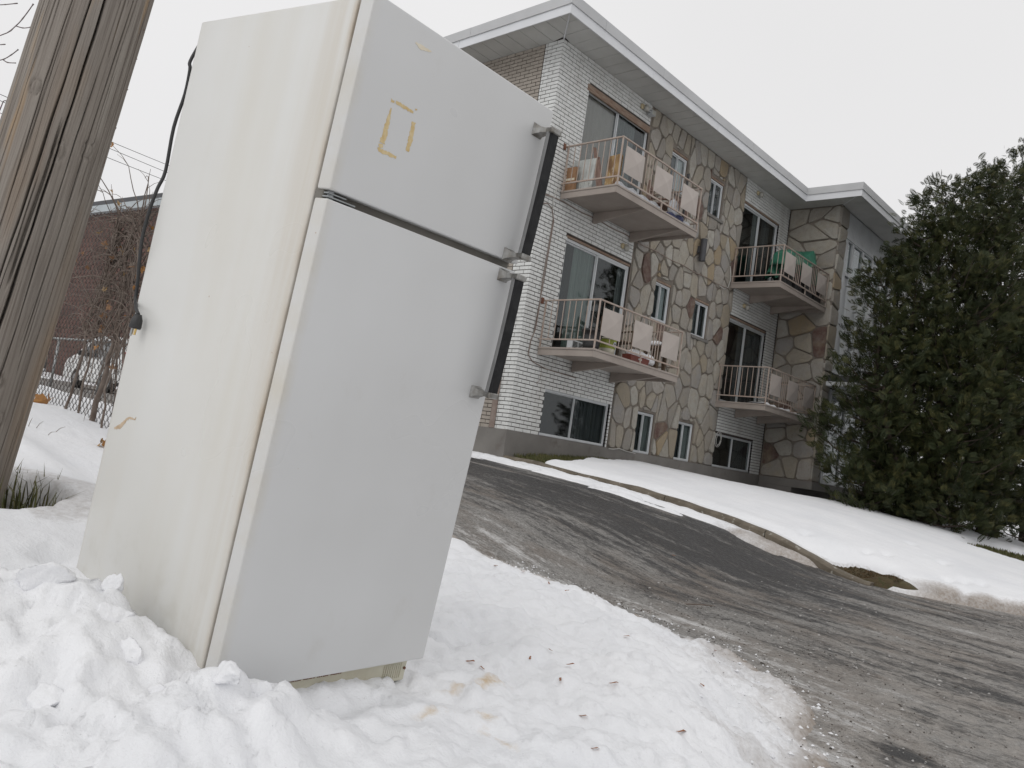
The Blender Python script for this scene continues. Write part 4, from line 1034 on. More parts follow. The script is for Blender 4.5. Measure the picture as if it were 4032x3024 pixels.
cedar('cedar_tree', (9.3, -3.95, LB(9.3, -3.95)), [(0, 0, 8.0, 1.6, .15), (-.95, .45, 7.1, .8, .3), (-1.35, .95, 5.6, 1.0, .2), (-1.5, .7, 4.3, 1.2, .1), (-.6, -.5, 4.2, 1.15, .1), (.75, -.4, 8.3, 1.35, .2), (-.4, .2, 7.7, 1.0, .3)], 17000, 3,
      'dark green cedar beside the entrance canopy with a small spire on its flank')
cedar('cedar_tree', (12.2, -4.35, LB(12.2, -4.35)), [(0, 0, 9.1, 1.8, .25), (-.9, -.3, 8.8, 1.3, .3), (.9, .2, 10.0, 1.6, .3), (.1, -.8, 7.0, 1.3, .2)], 11500, 4,
      'tallest dark green cedar growing behind the strip of bare grass')
cedar('cedar_tree', (14.9, -4.75, LB(14.9, -4.75)), [(0, 0, 10.2, 2.0, .4), (1.2, .2, 9.6, 1.6, .4), (-.3, -.8, 7.5, 1.4, .3)], 7000, 5, 'dark green cedar farthest along the lawn from the apartment entrance')

# ================================================================== REFRIGERATOR
FO = np.array([-8.984, -7.5119, -1.0328])
FR = np.array([[0.99755843, -0.06839415, -0.01412166], [0.06589311, 0.98877202, -0.13411929], [0.02313608, 0.13286131, 0.99086457]])
FW, FD, FT, FH, G0, G1 = 0.678, 0.745, 0.046, 1.60, 1.135, 1.156
def floc(px, py, axis, val):
    d = FR.T @ ray(px, py); c = FR.T @ (CAM - FO); return c + d * ((val - c[axis]) / d[axis])
FRG = empty('refrigerator', FO, 'old white top freezer refrigerator leaning forward in the snow bank beside the pole', 'refrigerator', rot=FR.tolist())
def enamel(name, a, b_, side=False):
    m, n, p = mat(name); p.inputs['Roughness'].default_value = 0.36; p.inputs['Specular IOR Level'].default_value = 0.42
    v = pos(n, (1, 1, 1), True)
    c = mix(n, rng(n, noise(n, v, 1.7, 3), 0.35, 0.68), a, b_)
    if side:
        x = nd(n, 'ShaderNodeSeparateXYZ', {0: v})
        stv = noise(n, pos(n, (5, 11, 0.55), True), 1.0, 5, 0.6)
        near = rng(n, x.outputs['Y'], 0.055, 0.26, 1.0, 0.0)
        c = mix(n, math_(n, 'MULTIPLY', math_(n, 'MULTIPLY', rng(n, stv, 0.42, 0.66), near), 0.42), c, (0.44, 0.36, 0.25))
        c = mix(n, math_(n, 'MULTIPLY', rng(n, noise(n, pos(n, (3, 3, .5), True), 1.3, 4), 0.46, 0.7), 0.30), c, (0.56, 0.52, 0.43))
        edge = rng(n, x.outputs['Y'], 0.057, 0.075, 1.0, 0.0)
        c = mix(n, math_(n, 'MULTIPLY', edge, rng(n, noise(n, pos(n, (1, 1, 2.2), True), 2.5, 4), 0.4, 0.65, .15, .75)), c, (0.34, 0.24, 0.13))
        low = math_(n, 'MULTIPLY', rng(n, x.outputs['Z'], .02, .28, 1, 0), rng(n, noise(n, v, 14, 5), .52, .68))
        c = mix(n, math_(n, 'MULTIPLY', low, .3), c, (0.42, 0.40, 0.33))
    else:
        c = mix(n, math_(n, 'MULTIPLY', rng(n, noise(n, pos(n, (1, 1, .6), True), 6.0, 6, 0.7), 0.60, 0.74), 0.20), c, (0.47, 0.45, 0.41))
        x = nd(n, 'ShaderNodeSeparateXYZ', {0: v})
        eg = rng(n, x.outputs['X'], 0.004, 0.03, 1, 0)
        c = mix(n, math_(n, 'MULTIPLY', eg, rng(n, noise(n, pos(n, (1, 1, 1.4), True), 3.5, 5), .42, .7, .1, .55)), c, (0.52, 0.46, 0.34))
    sp = rng(n, noise(n, v, 48, 2), 0.775, 0.79)
    c = mix(n, math_(n, 'MULTIPLY', sp, .6), c, (0.30, 0.17, 0.09))
    n.links.new(c, p.inputs['Base Color']); n.links.new(rng(n, noise(n, v, 2.5, 2), 0.35, 0.68, 0.26, 0.42), p.inputs['Roughness'])
    bump(n, p, noise(n, v, 240, 2), 0.05, 0.001); return m
MT['enamel_side'] = enamel('aged_enamel_side', (0.665, 0.665, 0.645), (0.63, 0.625, 0.595), True)
MT['enamel'] = enamel('enamel_door', (0.615, 0.62, 0.62), (0.575, 0.578, 0.575))  # base darker than the side's: front-face shade put into the colour
MT['gasket'] = simple('shaded_brown_gasket', (0.075, 0.062, 0.05), 0.7, (0.04, 0.032, 0.026), 12, bs=0.1)  # brown gasket, colour darkened further to paint the shadow line beside the doors
MT['gapfill'] = simple('brown_mullion', (0.20, 0.19, 0.165), 0.6, (0.11, 0.10, 0.085), 7, bs=0.05)
MT['grille'] = simple('cream_grille', (0.55, 0.53, 0.43), 0.5, (0.42, 0.38, 0.28), 9, bs=0.05, dirt=((0.28, 0.14, 0.06), 0.62, 0.72))
MT['tape'] = simple('tape_residue', (0.56, 0.41, 0.19), 0.75, (0.66, 0.55, 0.34), 60, bs=0.4, bd=0.001)
MT['tape_faint'] = simple('faint_residue', (0.68, 0.60, 0.45), 0.7, (0.74, 0.70, 0.60), 40, bs=0)
MT['smear'] = simple('brown_smear', (0.42, 0.30, 0.19), 0.8, (0.60, 0.50, 0.38), 50, bs=0)
def softbox(name, x0, y0, z0, x1, y1, z1, bev, m, parent, seg=3):
    b = MB().box(x0, y0, z0, x1, y1, z1); me = b.mesh(name); bm = bmesh.new(); bm.from_mesh(me)
    bmesh.ops.bevel(bm, geom=list(bm.edges), offset=bev, segments=seg, profile=.6, affect='EDGES'); bmesh.ops.recalc_face_normals(bm, faces=bm.faces); bm.to_mesh(me); bm.free()
    o = link(name, me, parent, m, True)
    try:
        me.set_sharp_from_angle(angle=math.radians(40))
    except Exception: pass
    return o
CAB = softbox('cabinet', 0.004, FT + .015, -.045, FW - .004, FD, FH - .002, .006, MT['enamel_side'], FRG)
D1 = softbox('freezer_door', 0, 0, G1, FW, FT, FH, .0045, MT['enamel'], FRG)
D2 = softbox('refrigerator_door', 0, 0, 0, FW, FT, G0, .0045, MT['enamel'], FRG)
for z0, z1 in ((G1 + .008, FH - .01), (.008, G0 - .008)):
    b = MB(); b.bbox(.024, FT, z0, FW - .024, FT + .015, z1, .002); b.build('gasket', MT['gasket'], FRG)
b = MB(); b.bbox(.006, FT - .018, G0 - .002, FW - .006, FT + .013, G1 + .002, .002); b.build('door_divider', MT['gapfill'], FRG)
HG = MB(); HG.bbox(.004, .006, G0 + .004, .085, FT - .020, G0 + .0075, .001); HG.bbox(.006, .010, G1 - .0085, .06, FT - .02, G1 - .005, .001); HG.lathe([(.008, 0), (.008, .019)], (.022, .022, G0 + .001), 12)
HG.build('hinge', MT['steel'], FRG)
b = MB(); b.bbox(.01, .05, FH - .001, .09, .12, FH + .012, .003); b.build('hinge_cover', MT['enamel'], FRG)
# grille under the door, with its line of fine print
b = MB(); b.bbox(.03, .030, -.072, .648, .052, -.006, .003)
for k in range(9): b.box(.56 + k * .008, .0275, -.060, .5625 + k * .008, .030, -.018)
GR = b.build('grille', MT['grille'], FRG)
b = MB()
for k in range(34):
    x = .20 + k * .0062
    if k % 7 == 5: continue
    b.box(x, .0285, -.0175, x + rnd.uniform(.003, .005), .0296, -.0145)
b.build('fine_print', MT['rust'], GR)
b = MB(); b.lathe([(.004, 0), (.004, .004)], (0, 0, 0), 10); b.v = [(v[0] + .638, .029 - v[2], v[1] - .034) for v in b.v]; b.build('screw', MT['rust'], GR)
for u, n_ in ((.06, .1), (.6, .1), (.06, .68), (.6, .68)):
    b = MB(); b.lathe([(.02, -.115), (.02, -.10), (.008, -.098), (.008, -.045)], (u, n_, 0), 10); b.build('foot', MT['black'], FRG)
# handles
def handle(z0, z1, zb0, zb1, bend):
    uc = .636; H = empty('handle'); H.parent = FRG
    n = 9; front = MB(); side = MB(); vs = []; vs2 = []
    for i in range(n):
        t = i / (n - 1); z = z0 + (z1 - z0) * t; dp = -.050 - bend * math.sin(t * math.pi)
        h0, h1 = uc - .013, uc + .022
        vs += [(h0, dp, z), (h0 + .004, dp - .008, z), (h1 - .004, dp - .008, z), (h1, dp, z), (h1, dp + .012, z), (h0, dp + .012, z)]
        vs2 += [(h0 - .0035, dp + .001, z), (h0 - .0005, dp - .001, z), (h0 - .0005, dp + .009, z), (h0 - .0035, dp + .009, z)]
    def loft(b, vs, k):
        fs = [tuple(range(k)), tuple((n - 1) * k + i for i in range(k))]
        for i in range(n - 1):
            for j in range(k): fs.append((i * k + j, i * k + (j + 1) % k, (i + 1) * k + (j + 1) % k, (i + 1) * k + j))
        b.add(vs, fs)
    loft(front, vs, 6); loft(side, vs2, 4)
    front.build('grip', MT['handle_black'], H); side.build('trim_strip', MT['alu_dark'], H)
    for zz, sgn in ((z1, 1), (z0, -1)):
        b = MB(); zc = zz + sgn * .006
        st_ = [(-.001, .030, .012, .019, .016), (-.006, .024, .010, .013, .012), (-.018, .018, .012, .008, .008), (-.034, .013, .016, .006, .007), (-.047, .012, .020, .007, .008)]
        vs3 = [(uc + du, n_, zc + dz) for n_, l_, r_, d_, u_ in st_ for du, dz in ((-l_, -d_), (r_, -d_), (r_, u_), (-l_, u_))]
        b.add(vs3, [(0, 1, 2, 3), (16, 17, 18, 19)] + [(q * 4 + k, q * 4 + (k + 1) % 4, q * 4 + 4 + (k + 1) % 4, q * 4 + 4 + k) for q in range(4) for k in range(4)])
        b.bbox(uc - .019, -.062, zc - .008, uc + .025, -.0475, zc + .008, .003)
        b.build('handle_bracket', MT['chrome'], H)
handle(1.178, 1.520, 0, 0, .002); handle(.785, 1.108, 0, 0, .003)
# tape residue on the freezer door, traced on the door plane
def strip_on(pts, w_, m, name, parent, plane=1, val=-.0007, seed=0, thick=.0006):
    r = random.Random(seed); L = []; Rr = []
    P = [floc(px, py, plane, 0.0) for px, py in pts]
    fine = []
    for i in range(len(P) - 1):
        k = max(2, int(np.linalg.norm(P[i + 1] - P[i]) / .004))
        for j in range(k): fine.append((P[i] + (P[i + 1] - P[i]) * j / k, i + j / k))
    fine.append((P[-1], len(P) - 1))
    nax = np.zeros(3); nax[plane] = 1
    b = MB(); vs = []
    for i, (p, t) in enumerate(fine):
        q = fine[min(i + 1, len(fine) - 1)][0] - fine[max(i - 1, 0)][0]; s = np.cross(q, nax); s /= np.linalg.norm(s) + 1e-9
        wd = np.interp(t, range(len(pts)), w_) * (1 + r.uniform(-.22, .22)); off = r.uniform(-.12, .12) * wd
        a, c = p + s * (wd / 2 + off), p - s * (wd / 2 - off)
        for q_ in (a, c): q_[plane] = val; vs.append(tuple(q_))
        for q_ in (a, c): vs.append(tuple(q_ + nax * thick))
    fs = []
    for i in range(len(fine) - 1):
        a = i * 4; fs += [(a, a + 1, a + 5, a + 4), (a + 2, a + 3, a + 7, a + 6), (a, a + 2, a + 6, a + 4), (a + 1, a + 3, a + 7, a + 5)]
    return b.add(vs, fs).build(name, m, parent)
Z = lambda x, y: (1200 + x * .4219, 200 + y * .4219)
strip_on([Z(850, 478), Z(905, 510), Z(1012, 575)], [.007, .008, .006], MT['tape'], 'tape_residue', D1, seed=1)
strip_on([Z(805, 465), Z(835, 478)], [.007, .005], MT['tape'], 'tape_residue', D1, seed=2)
strip_on([Z(806, 535), Z(770, 680), Z(722, 862)], [.003, .011, .015], MT['tape'], 'tape_residue', D1, seed=3)
strip_on([Z(712, 868), Z(712, 905)], [.014, .013], MT['tape'], 'tape_residue', D1, seed=4)
strip_on([Z(690, 900), Z(694, 928), Z(780, 960), Z(852, 998)], [.009, .008, .009, .006], MT['tape'], 'tape_residue', D1, seed=5)
strip_on([Z(1015, 665), Z(985, 830), Z(955, 938)], [.012, .013, .010], MT['tape'], 'tape_residue', D1, seed=6)
strip_on([Z(1030, 546), Z(1048, 550)], [.004, .003], MT['tape'], 'tape_residue', D1, seed=7)
strip_on([(1636, 168), (1662, 188), (1698, 204)], [.004, .012, .003], MT['tape_faint'], 'tape_residue', D1, seed=8)
strip_on([(445, 1686), (472, 1676), (492, 1652), (505, 1644), (527, 1652), (530, 1642)], [.006, .014, .008, .006, .004, .002], MT['smear'], 'smear', CAB, 0, .0033, 9)
# power cord hanging over the rear edge, plug against the side
cp = [(.03, .78, 1.55), (.010, .772, 1.49)] + [tuple(floc(px, py, 1, .765)) for px, py in ((748, 275), (728, 372))] + [(.006, .77, 1.30)]
cp += [tuple(floc(px, py, 1, .765)) for px, py in ((652, 672), (622, 738), (598, 800), (574, 880), (558, 950), (548, 1040), (541, 1120), (534, 1180))] + [tuple(floc(px, py, 0, -.014)) for px, py in ((537, 1218), (546, 1238))]
def smooth_path(p, k=4):
    p = [np.array(q) for q in p]; res = []
    for i in range(len(p) - 1):
        a, b_, c, d = p[max(i - 1, 0)], p[i], p[i + 1], p[min(i + 2, len(p) - 1)]
        for j in range(k):
            t = j / k; res.append(.5 * (2 * b_ + (c - a) * t + (2 * a - 5 * b_ + 4 * c - d) * t * t + (3 * b_ - a - 3 * c + d) * t ** 3))
    return res + [p[-1]]
b = MB(); b.tube(smooth_path(cp), .0048, 8); b.build('power_cord', MT['black'], FRG, True)
p0 = floc(546, 1238, 0, -.018); p1 = floc(528, 1300, 0, -.022); ax = (p1 - p0) / np.linalg.norm(p1 - p0)
b = MB(); b.tube([p0, p0 + ax * .010, p0 + ax * .014, p0 + ax * .036, p0 + ax * .040], [.009, .0125, .0145, .0165, .014], 10); PG = b.build('plug', MT['black'], FRG, True)
sdv = np.cross(ax, [1, 0, 0]); sdv /= np.linalg.norm(sdv)
for k, (o_, m_) in enumerate(((-.008, 'brass'), (.008, 'brass'))):
    q = p0 + ax * .039 + sdv * o_; b = MB(); b.tube([q, q + ax * .018], .0032, 4); b.build('prong', MT[m_], PG)
q = p0 + ax * .039 + np.array([-.006, 0, 0]); b = MB(); b.tube([q, q + ax * .022], .003, 8); b.build('prong', MT['steel'], PG)

# ================================================================== SNOW CHUNKS round the fridge
def chunk(c, r3, seed, label, flat=1.0, rotz=0.0):
    r = np.random.RandomState(seed); bm = bmesh.new(); bmesh.ops.create_icosphere(bm, subdivisions=4, radius=1.0)
    planes = [(v / np.linalg.norm(v), .42 + .38 * r.rand()) for v in r.normal(0, 1, (12, 3))]
    co = np.array([v.co[:] for v in bm.verts])
    for nrm, d in planes:
        s = co @ nrm - d; co = co - np.where(s > 0, s * .95, 0)[:, None] * nrm
    nz = fbm(co[:, 0] * 2.3 + 3.1 * seed, co[:, 1] * 2.3 + co[:, 2] * 1.9, 4, seed); co = co * (1 + .22 * nz)[:, None]
    nz = fbm(co[:, 0] * 9 + seed, co[:, 2] * 9 + co[:, 1] * 7, 2, seed + 3); co = co * (1 + .06 * nz)[:, None]
    a = rotz; co = co * np.array(r3); co = np.stack([co[:, 0] * math.cos(a) - co[:, 1] * math.sin(a), co[:, 0] * math.sin(a) + co[:, 1] * math.cos(a), co[:, 2]], 1)
    for v, p in zip(bm.verts, co): v.co = p
    me = bpy.data.meshes.new('snow_chunk'); bm.to_mesh(me); bm.free()
    o = link('snow_chunk', me, None, MT['snow'], True); o.location = c
    return tag(o, label, 'snow chunk', 'broken snow chunks')
LBL = 'broken chunk of crusted snow heaped beside the refrigerator'
CH = [(-9.112, -7.275, .055, .045, .05), (-9.105, -7.20, .022, .025, .04), (-9.24, -7.12, .075, .06, .045), (-9.42, -7.08, .08, .06, .04), (-9.12, -7.39, .05, .04, .04), (-9.105, -7.53, .045, .035, .03),
      (-9.01, -7.60, .055, .03, .026), (-8.92, -7.605, .04, .028, .025), (-9.30, -7.46, .06, .05, .035), (-8.845, -7.60, .028, .025, .024), (-8.70, -7.575, .035, .022, .018), (-8.215, -7.22, .04, .03, .025),
      (-8.15, -7.16, .045, .032, .022), (-9.185, -6.88, .055, .04, .045), (-9.33, -7.70, .05, .04, .03), (-9.02, -7.52, .03, .018, .026), (-9.55, -7.35, .07, .05, .035)]
for i, (x, y, a, b_, c_) in enumerate(CH):
    chunk((x, y, VZ(x, y) - c_ * .12), (a, b_, c_), 40 + i, {13: 'slab of crusted snow in the hollow between pole and refrigerator', 11: 'rounded snow lump on the handle side of the refrigerator', 12: 'wider flat snow lump on the handle side of the refrigerator', 10: 'small snow chunk just under the refrigerator door edge'}.get(i, LBL), rotz=i * 1.3)

# ================================================================== UTILITY POLE
def wood():
    m, n, p = mat('weathered_pole_wood'); p.inputs['Roughness'].default_value = 0.88; p.inputs['Specular IOR Level'].default_value = .2
    v = pos(n, (1, 1, 1), True); vs = pos(n, (34, 34, 1.1), True); vf = pos(n, (120, 120, 2.2), True)
    g = noise(n, vs, 1.0, 5, .6); f = noise(n, vf, 1.0, 3, .6)
    c = mix(n, rng(n, g, .3, .7), (0.20, 0.173, 0.15), (0.285, 0.258, 0.228))
    c = mix(n, math_(n, 'MULTIPLY', rng(n, f, .48, .68), .7), c, (0.115, 0.095, 0.08))
    c = mix(n, math_(n, 'MULTIPLY', rng(n, noise(n, pos(n, (5, 5, .9), True), 1.0, 4), .52, .7), .6), c, (0.26, 0.185, 0.12))
    c = mix(n, math_(n, 'MULTIPLY', rng(n, noise(n, pos(n, (16, 16, 1.6), True), 1.0, 3), .62, .72), .55), c, (0.36, 0.24, 0.125))
    c = mix(n, math_(n, 'MULTIPLY', rng(n, noise(n, pos(n, (3, 3, 1.3), True), 1.0, 3), .5, .7), .5), c, (0.27, 0.25, 0.23))
    n.links.new(c, p.inputs['Base Color']); bump(n, p, math_(n, 'ADD', math_(n, 'MULTIPLY', g, .6), f), .7, .004); return m
MT['pole'] = wood()
PT = np.array([-9.100, -6.277, 0.888]); pd = PT - PB; zl = pd / np.linalg.norm(pd)
cv = CAM - PB; xl_ = cv - zl * (cv @ zl); xl_ /= np.linalg.norm(xl_); yl_ = np.cross(zl, xl_)
PRm = np.stack([xl_, yl_, zl], 1)
POLE = empty('utility_pole', PB, 'weathered grey brown wooden utility pole leaning beside the refrigerator', 'utility pole', rot=PRm.tolist())
na, nh = 620, 300
th = np.concatenate([np.linspace(-1.6, 1.6, 760, endpoint=False), np.linspace(1.6, 2 * np.pi - 1.6, 90, endpoint=False)])
hh = np.concatenate([np.linspace(-.35, 2.3, 240, endpoint=False), np.linspace(2.3, 7.0, 20)])
TH, HH = np.meshgrid(th, hh)
RR = .170 - .0068 * HH + .003 * np.sin(TH * 2 + HH * .6) + .003 * fbm(np.cos(TH) * 2, HH * .7 + np.sin(TH) * 2, 3, 200) + .0011 * fbm(TH * 22, HH * 1.6, 4, 201)
rc = np.random.RandomState(5)
cr = [(-.85, -.3, 2.3, .0026, .014), (-.48, -.35, 2.1, .0024, .014), (-.20, .2, 2.3, .0042, .030), (.06, -.35, 2.3, .0055, .04), (.33, -.1, 1.5, .0026, .016), (.55, .5, 2.3, .003, .016), (.8, -.35, 1.3, .0026, .014), (1.05, .1, 2.2, .0028, .014), (-1.15, 0, 2.3, .0024, .012), (-.03, .7, 1.3, .007, .02), (1.25, -.3, 2.3, .003, .014)]
for k in range(70): cr.append((rc.uniform(-1.5, 1.5), *(lambda a: (a, a + rc.uniform(.15, .7)))(rc.uniform(-.3, 1.9)), rc.uniform(.0012, .0026), rc.uniform(.003, .008)))
for k, (a0, h0, h1, wd, dp) in enumerate(cr):
    pth = a0 + .06 * (HH - .8) + .05 * perlin(HH * 1.3, HH * 0 + k * 3.7, 210) + .018 * perlin(HH * 6, HH * 0 + k * 1.7, 220)
    wv = .62 * wd * (.6 + 1.2 * np.abs(perlin(HH * 2.2, HH * 0 + k * 1.37, 230)))
    env = sstep(h0, h0 + .1, HH) * sstep(h1, h1 - .1, HH)
    RR = RR - dp * env * np.exp(-np.abs((TH - pth) * .165 / wv) ** 2.2)
for (ka, kh, s) in ((-.62, 1.35, 1), (.12, 1.18, 1), (.62, 1.22, 1), (.25, .42, 1.2), (.5, .30, 1), (-.3, .62, .8)):
    d2 = ((TH - ka) * .165 / .018 / s) ** 2 + ((HH - kh) / .026 / s) ** 2; RR = RR + .004 * np.exp(-d2 * .35) - .008 * np.exp(-((np.sqrt(d2) - 1) / .25) ** 2)
co = np.stack([RR * np.cos(TH), RR * np.sin(TH), HH], -1).reshape(-1, 3); na = len(th); nh = len(hh)
ii = np.arange(na * nh).reshape(nh, na); jj = np.roll(ii, -1, 1)
fa = np.stack([ii[:-1], jj[:-1], jj[1:], ii[1:]], -1).reshape(-1, 4)
me = bpy.data.meshes.new('shaft'); me.from_pydata(co.tolist(), [], fa.tolist()); me.update(); link('shaft', me, POLE, MT['pole'], True)
for k in range(16):
    a = rc.choice([rc.uniform(-.2, 1.3), rc.uniform(1.0, 1.5)]); h = rc.uniform(.6, 1.75); r_ = .163 - .0068 * h
    b = MB(); t = np.array([-math.sin(a), math.cos(a), 0]); o_ = np.array([math.cos(a), math.sin(a), 0]); c = o_ * (r_ - .004) + np.array([0, 0, h]); tl = t * .006 + np.array([0, 0, rc.uniform(-.004, .004)])
    b.tube([c - tl, c - tl + o_ * .011, c + tl + o_ * .011, c + tl], .0009, 4); b.build('staple', MT['rust'], POLE)

# ================================================================== CHAIN LINK FENCE with vines
XF = -7.70
FEN = empty('chain_link_fence', (XF, -4.8, -.7), 'rusty chain link fence overgrown with bare vines behind the pole', 'fence')
def fz(y): return np.interp(y, [-6, -4.6, -2.7, 0, 3], [-.80, -.70, -.575, -.47, -.40])
b = MB(); pit = .0355; y = -5.2; k = 0; rows = 44
while y < 1.2:
    pts = []; gz = float(fz(y))
    for j in range(rows + 1):
        s = 1 if (j + k) % 2 else -1
        yy = y + s * pit * .5; zz = gz - .05 + j * pit
        dx = .006 * s
        pts += [(XF + dx, yy, zz - .006), (XF + dx * .2, yy + s * .003, zz), (XF - dx * .9, yy, zz + .006)]
    b.tube(pts, .0025, 3, False); y += pit; k += 1
b.v = [(v[0] - XF, v[1] + 4.8, v[2] + .7) for v in b.v]
b.build('chain_link_mesh', MT['wire'], FEN, False, False)['kind'] = 'stuff'
for y in (-5.3, -1.2, 1.25):
    gz = float(fz(y)); b = MB(); b.tube([(0, y + 4.8, gz + .7 - .5), (0, y + 4.8, gz + .7 + 1.55)], .026, 10); P_ = b.build('post', MT['steel'], FEN, True)
    b = MB(); b.lathe([(.03, 0), (.028, .02), (.01, .035)], (0, y + 4.8, gz + .7 + 1.55), 10); b.build('post_cap', MT['steel'], P_)
b = MB(); b.tube([(.004, yy + 4.8, float(fz(yy)) + .7 + 1.50) for yy in np.linspace(-5.3, 1.25, 12)], .003, 5); b.build('tension_wire', MT['wire'], FEN)
MT['vine'] = simple('vine_bark', (0.115, 0.085, 0.068), 0.9, (0.20, 0.165, 0.14), 14, bs=0.4)
MT['leaf_o'] = simple('dead_leaf_orange', (0.36, 0.17, 0.045), 0.7, (0.24, 0.12, 0.045), 30, bs=0.2)
MT['leaf_b'] = simple('dead_leaf_brown', (0.17, 0.085, 0.045), 0.8, (0.26, 0.15, 0.075), 30, bs=0.2)
MT['leaf_y'] = simple('dead_leaf_tan', (0.42, 0.29, 0.14), 0.7, (0.33, 0.19, 0.08), 30, bs=0.2)
def leaf_mesh(seed):
    r = random.Random(seed); n = 26; pts = []
    lob = [(0, .72), (58, .62), (-58, .62), (115, .42), (-115, .42)]
    for i in range(n):
        a = -180 + 360 * i / n; rad = .55
        for c, l in lob: rad = max(rad, l * math.exp(-((a - c) / 20) ** 2) + .30)
        rad *= r.uniform(.88, 1.08)
        x, y = rad * math.cos(math.radians(a)), rad * math.sin(math.radians(a))
        pts.append((x * .05, y * .05, .05 * (.35 * (abs(y)) ** 1.5 - .25 * x * x + r.uniform(-.06, .06))))
    b = MB(); b.add([(0, 0, 0)] + pts, [(0, i + 1, (i + 1) % n + 1) for i in range(n)]); b.tube([(-.012, 0, 0), (-.05, .004, .006)], .0011, 4)
    return b.mesh('leaf')
LM = []
for i, mk in enumerate(('leaf_o', 'leaf_b', 'leaf_y', 'leaf_b', 'leaf_y', 'leaf_o')):
    me = leaf_mesh(i); me.materials.append(MT[mk]); LM.append(me)
def vine(name, y0, seed, label, lean, trunk_r, nt):
    r = np.random.RandomState(seed); z0 = float(fz(y0)); T = empty(name, (XF - .03, y0, z0 - .06), label, 'vine', 'vines on the chain link fence')
    b = MB(); p = np.array([0, 0, 0.0]); main = [p.copy()]
    for i in range(14):
        p = p + np.array([r.normal(0, .008), lean * .10 + r.normal(0, .02), .105]); p[0] *= .7; main.append(p.copy())
    b.tube(main, np.linspace(trunk_r, trunk_r * .35, len(main)), 7); b.build('stem', MT['vine'], T, True)
    tips = []; tw = MB()
    for q in range(nt):
        i = r.randint(6, len(main)); st = main[i]; a = r.uniform(-1.2, 1.2) + (math.pi if r.rand() < .25 else 0)
        d = np.array([r.normal(0, .12), math.sin(a), math.cos(a) * .6]); L = r.uniform(.15, .65); pts = [st]; pp = st.copy(); m_ = 8
        for j in range(m_):
            d = d + np.array([r.normal(0, .07), r.normal(0, .20), r.normal(-.13, .18)]); d /= np.linalg.norm(d); pp = pp + d * L / m_; pts.append(pp.copy())
        tw.tube(pts, np.linspace(r.uniform(.0035, .007), .0012, len(pts)), 4, False); tips.append(pts)
        if r.rand() < .6:
            d2 = d + r.normal(0, .6, 3); d2 /= np.linalg.norm(d2); s2 = pts[5]; tw.tube([s2, s2 + d2 * .06, s2 + d2 * .12 + np.array([0, 0, -.02])], [.002, .0015, .001], 4, False)
    tw.build('twigs', MT['vine'], T, True, False)['kind'] = 'stuff'
    for q in range(r.randint(8, 13)):
        pts = tips[r.randint(len(tips))]; o = bpy.data.objects.new('leaf', LM[r.randint(6)]); COL.objects.link(o); o.parent = T
        o.location = pts[r.randint(4, 9)]; o.rotation_euler = (r.uniform(0, 6.3), r.uniform(0, 6.3), r.uniform(0, 6.3)); s = r.uniform(.4, .75); o.scale = (s, s, s)
vine('climbing_vine', -3.28, 1, 'thickest bare vine stem climbing the chain link fence', .06, .021, 90)
vine('climbing_vine', -3.75, 2, 'thin bare vine on the chain link fence beside the refrigerator edge', .20, .009, 80)
vine('climbing_vine', -2.75, 3, 'tangled leafless vine arching over the top of the chain link fence', -.22, .011, 90)
vine('climbing_vine', -2.1, 4, 'bare vine on the chain link fence next to the utility pole', .05, .010, 70)
vine('climbing_vine', -3.5, 6, 'leafy tangle of thin vine stems close to the thickest vine', .12, .008, 80)
vine('climbing_vine', -3.0, 7, 'vine with drooping bare twigs in the middle of the chain link fence', -.05, .009, 80)
vine('climbing_vine', -1.4, 5, 'farthest bare vine on the chain link fence', .1, .010, 60)
# dead leaves lodged at the foot of the fence and seeds scattered on the snow
r = random.Random(17)
for i, (px, py, dp) in enumerate(((130, 1540, 5.4), (150, 1555, 5.3), (240, 1600, 5.0), (245, 1625, 4.9), (470, 1700, 4.75), (500, 1712, 4.7), (520, 1735, 4.65), (555, 1700, 4.7), (540, 1745, 4.6), (100, 1560, 5.4), (575, 1720, 4.7))):
    p = at(px, py, dp); o = bpy.data.objects.new('dead_leaf', LM[(i * 2 + (i < 4)) % 6]); COL.objects.link(o)
    y = min(-1.2, p[1]); x = XF - r.uniform(.05, .22); y = float(np.interp(px, [100, 250, 470, 580], [-1.9, -2.6, -3.9, -4.35])) + r.uniform(-.12, .12); o.location = (x, y, VZ(x, y) + .02); o.rotation_euler = (r.uniform(.7, 1.5), r.uniform(-.4, .4), r.uniform(0, 6.3)); s = r.uniform(.8, 1.2) * (1.4 if i < 4 else 1); o.scale = (s, s, s)
    tag(o, 'dead ' + ('orange', 'brown', 'tan', 'brown', 'tan', 'orange')[(i * 2 + (i < 4)) % 6] + ' maple leaf lodged in snow at the foot of the chain link fence', 'leaf', 'dead leaves at the fence foot')
MT['seed'] = simple('dry_seed', (0.30, 0.13, 0.06), 0.7, (0.20, 0.09, 0.05), 80, bs=0.1)
sm = MB(); sm.add([(-.012, -.004, .002), (-.006, -.0055, .005), (.002, -.003, .003), (.016, -.0055, .002), (.022, 0, .003), (.014, .004, .002), (.0, .003, .003), (-.007, .0055, .005), (-.012, .003, .002), (-.004, 0, .007), (.01, 0, .004)],
                  [(0, 1, 9), (1, 2, 9), (2, 10, 9), (2, 3, 10), (3, 4, 10), (4, 5, 10), (5, 6, 10), (6, 9, 10), (6, 7, 9), (7, 8, 9), (8, 0, 9)])
SM = sm.mesh('seed'); SM.materials.append(MT['seed'])
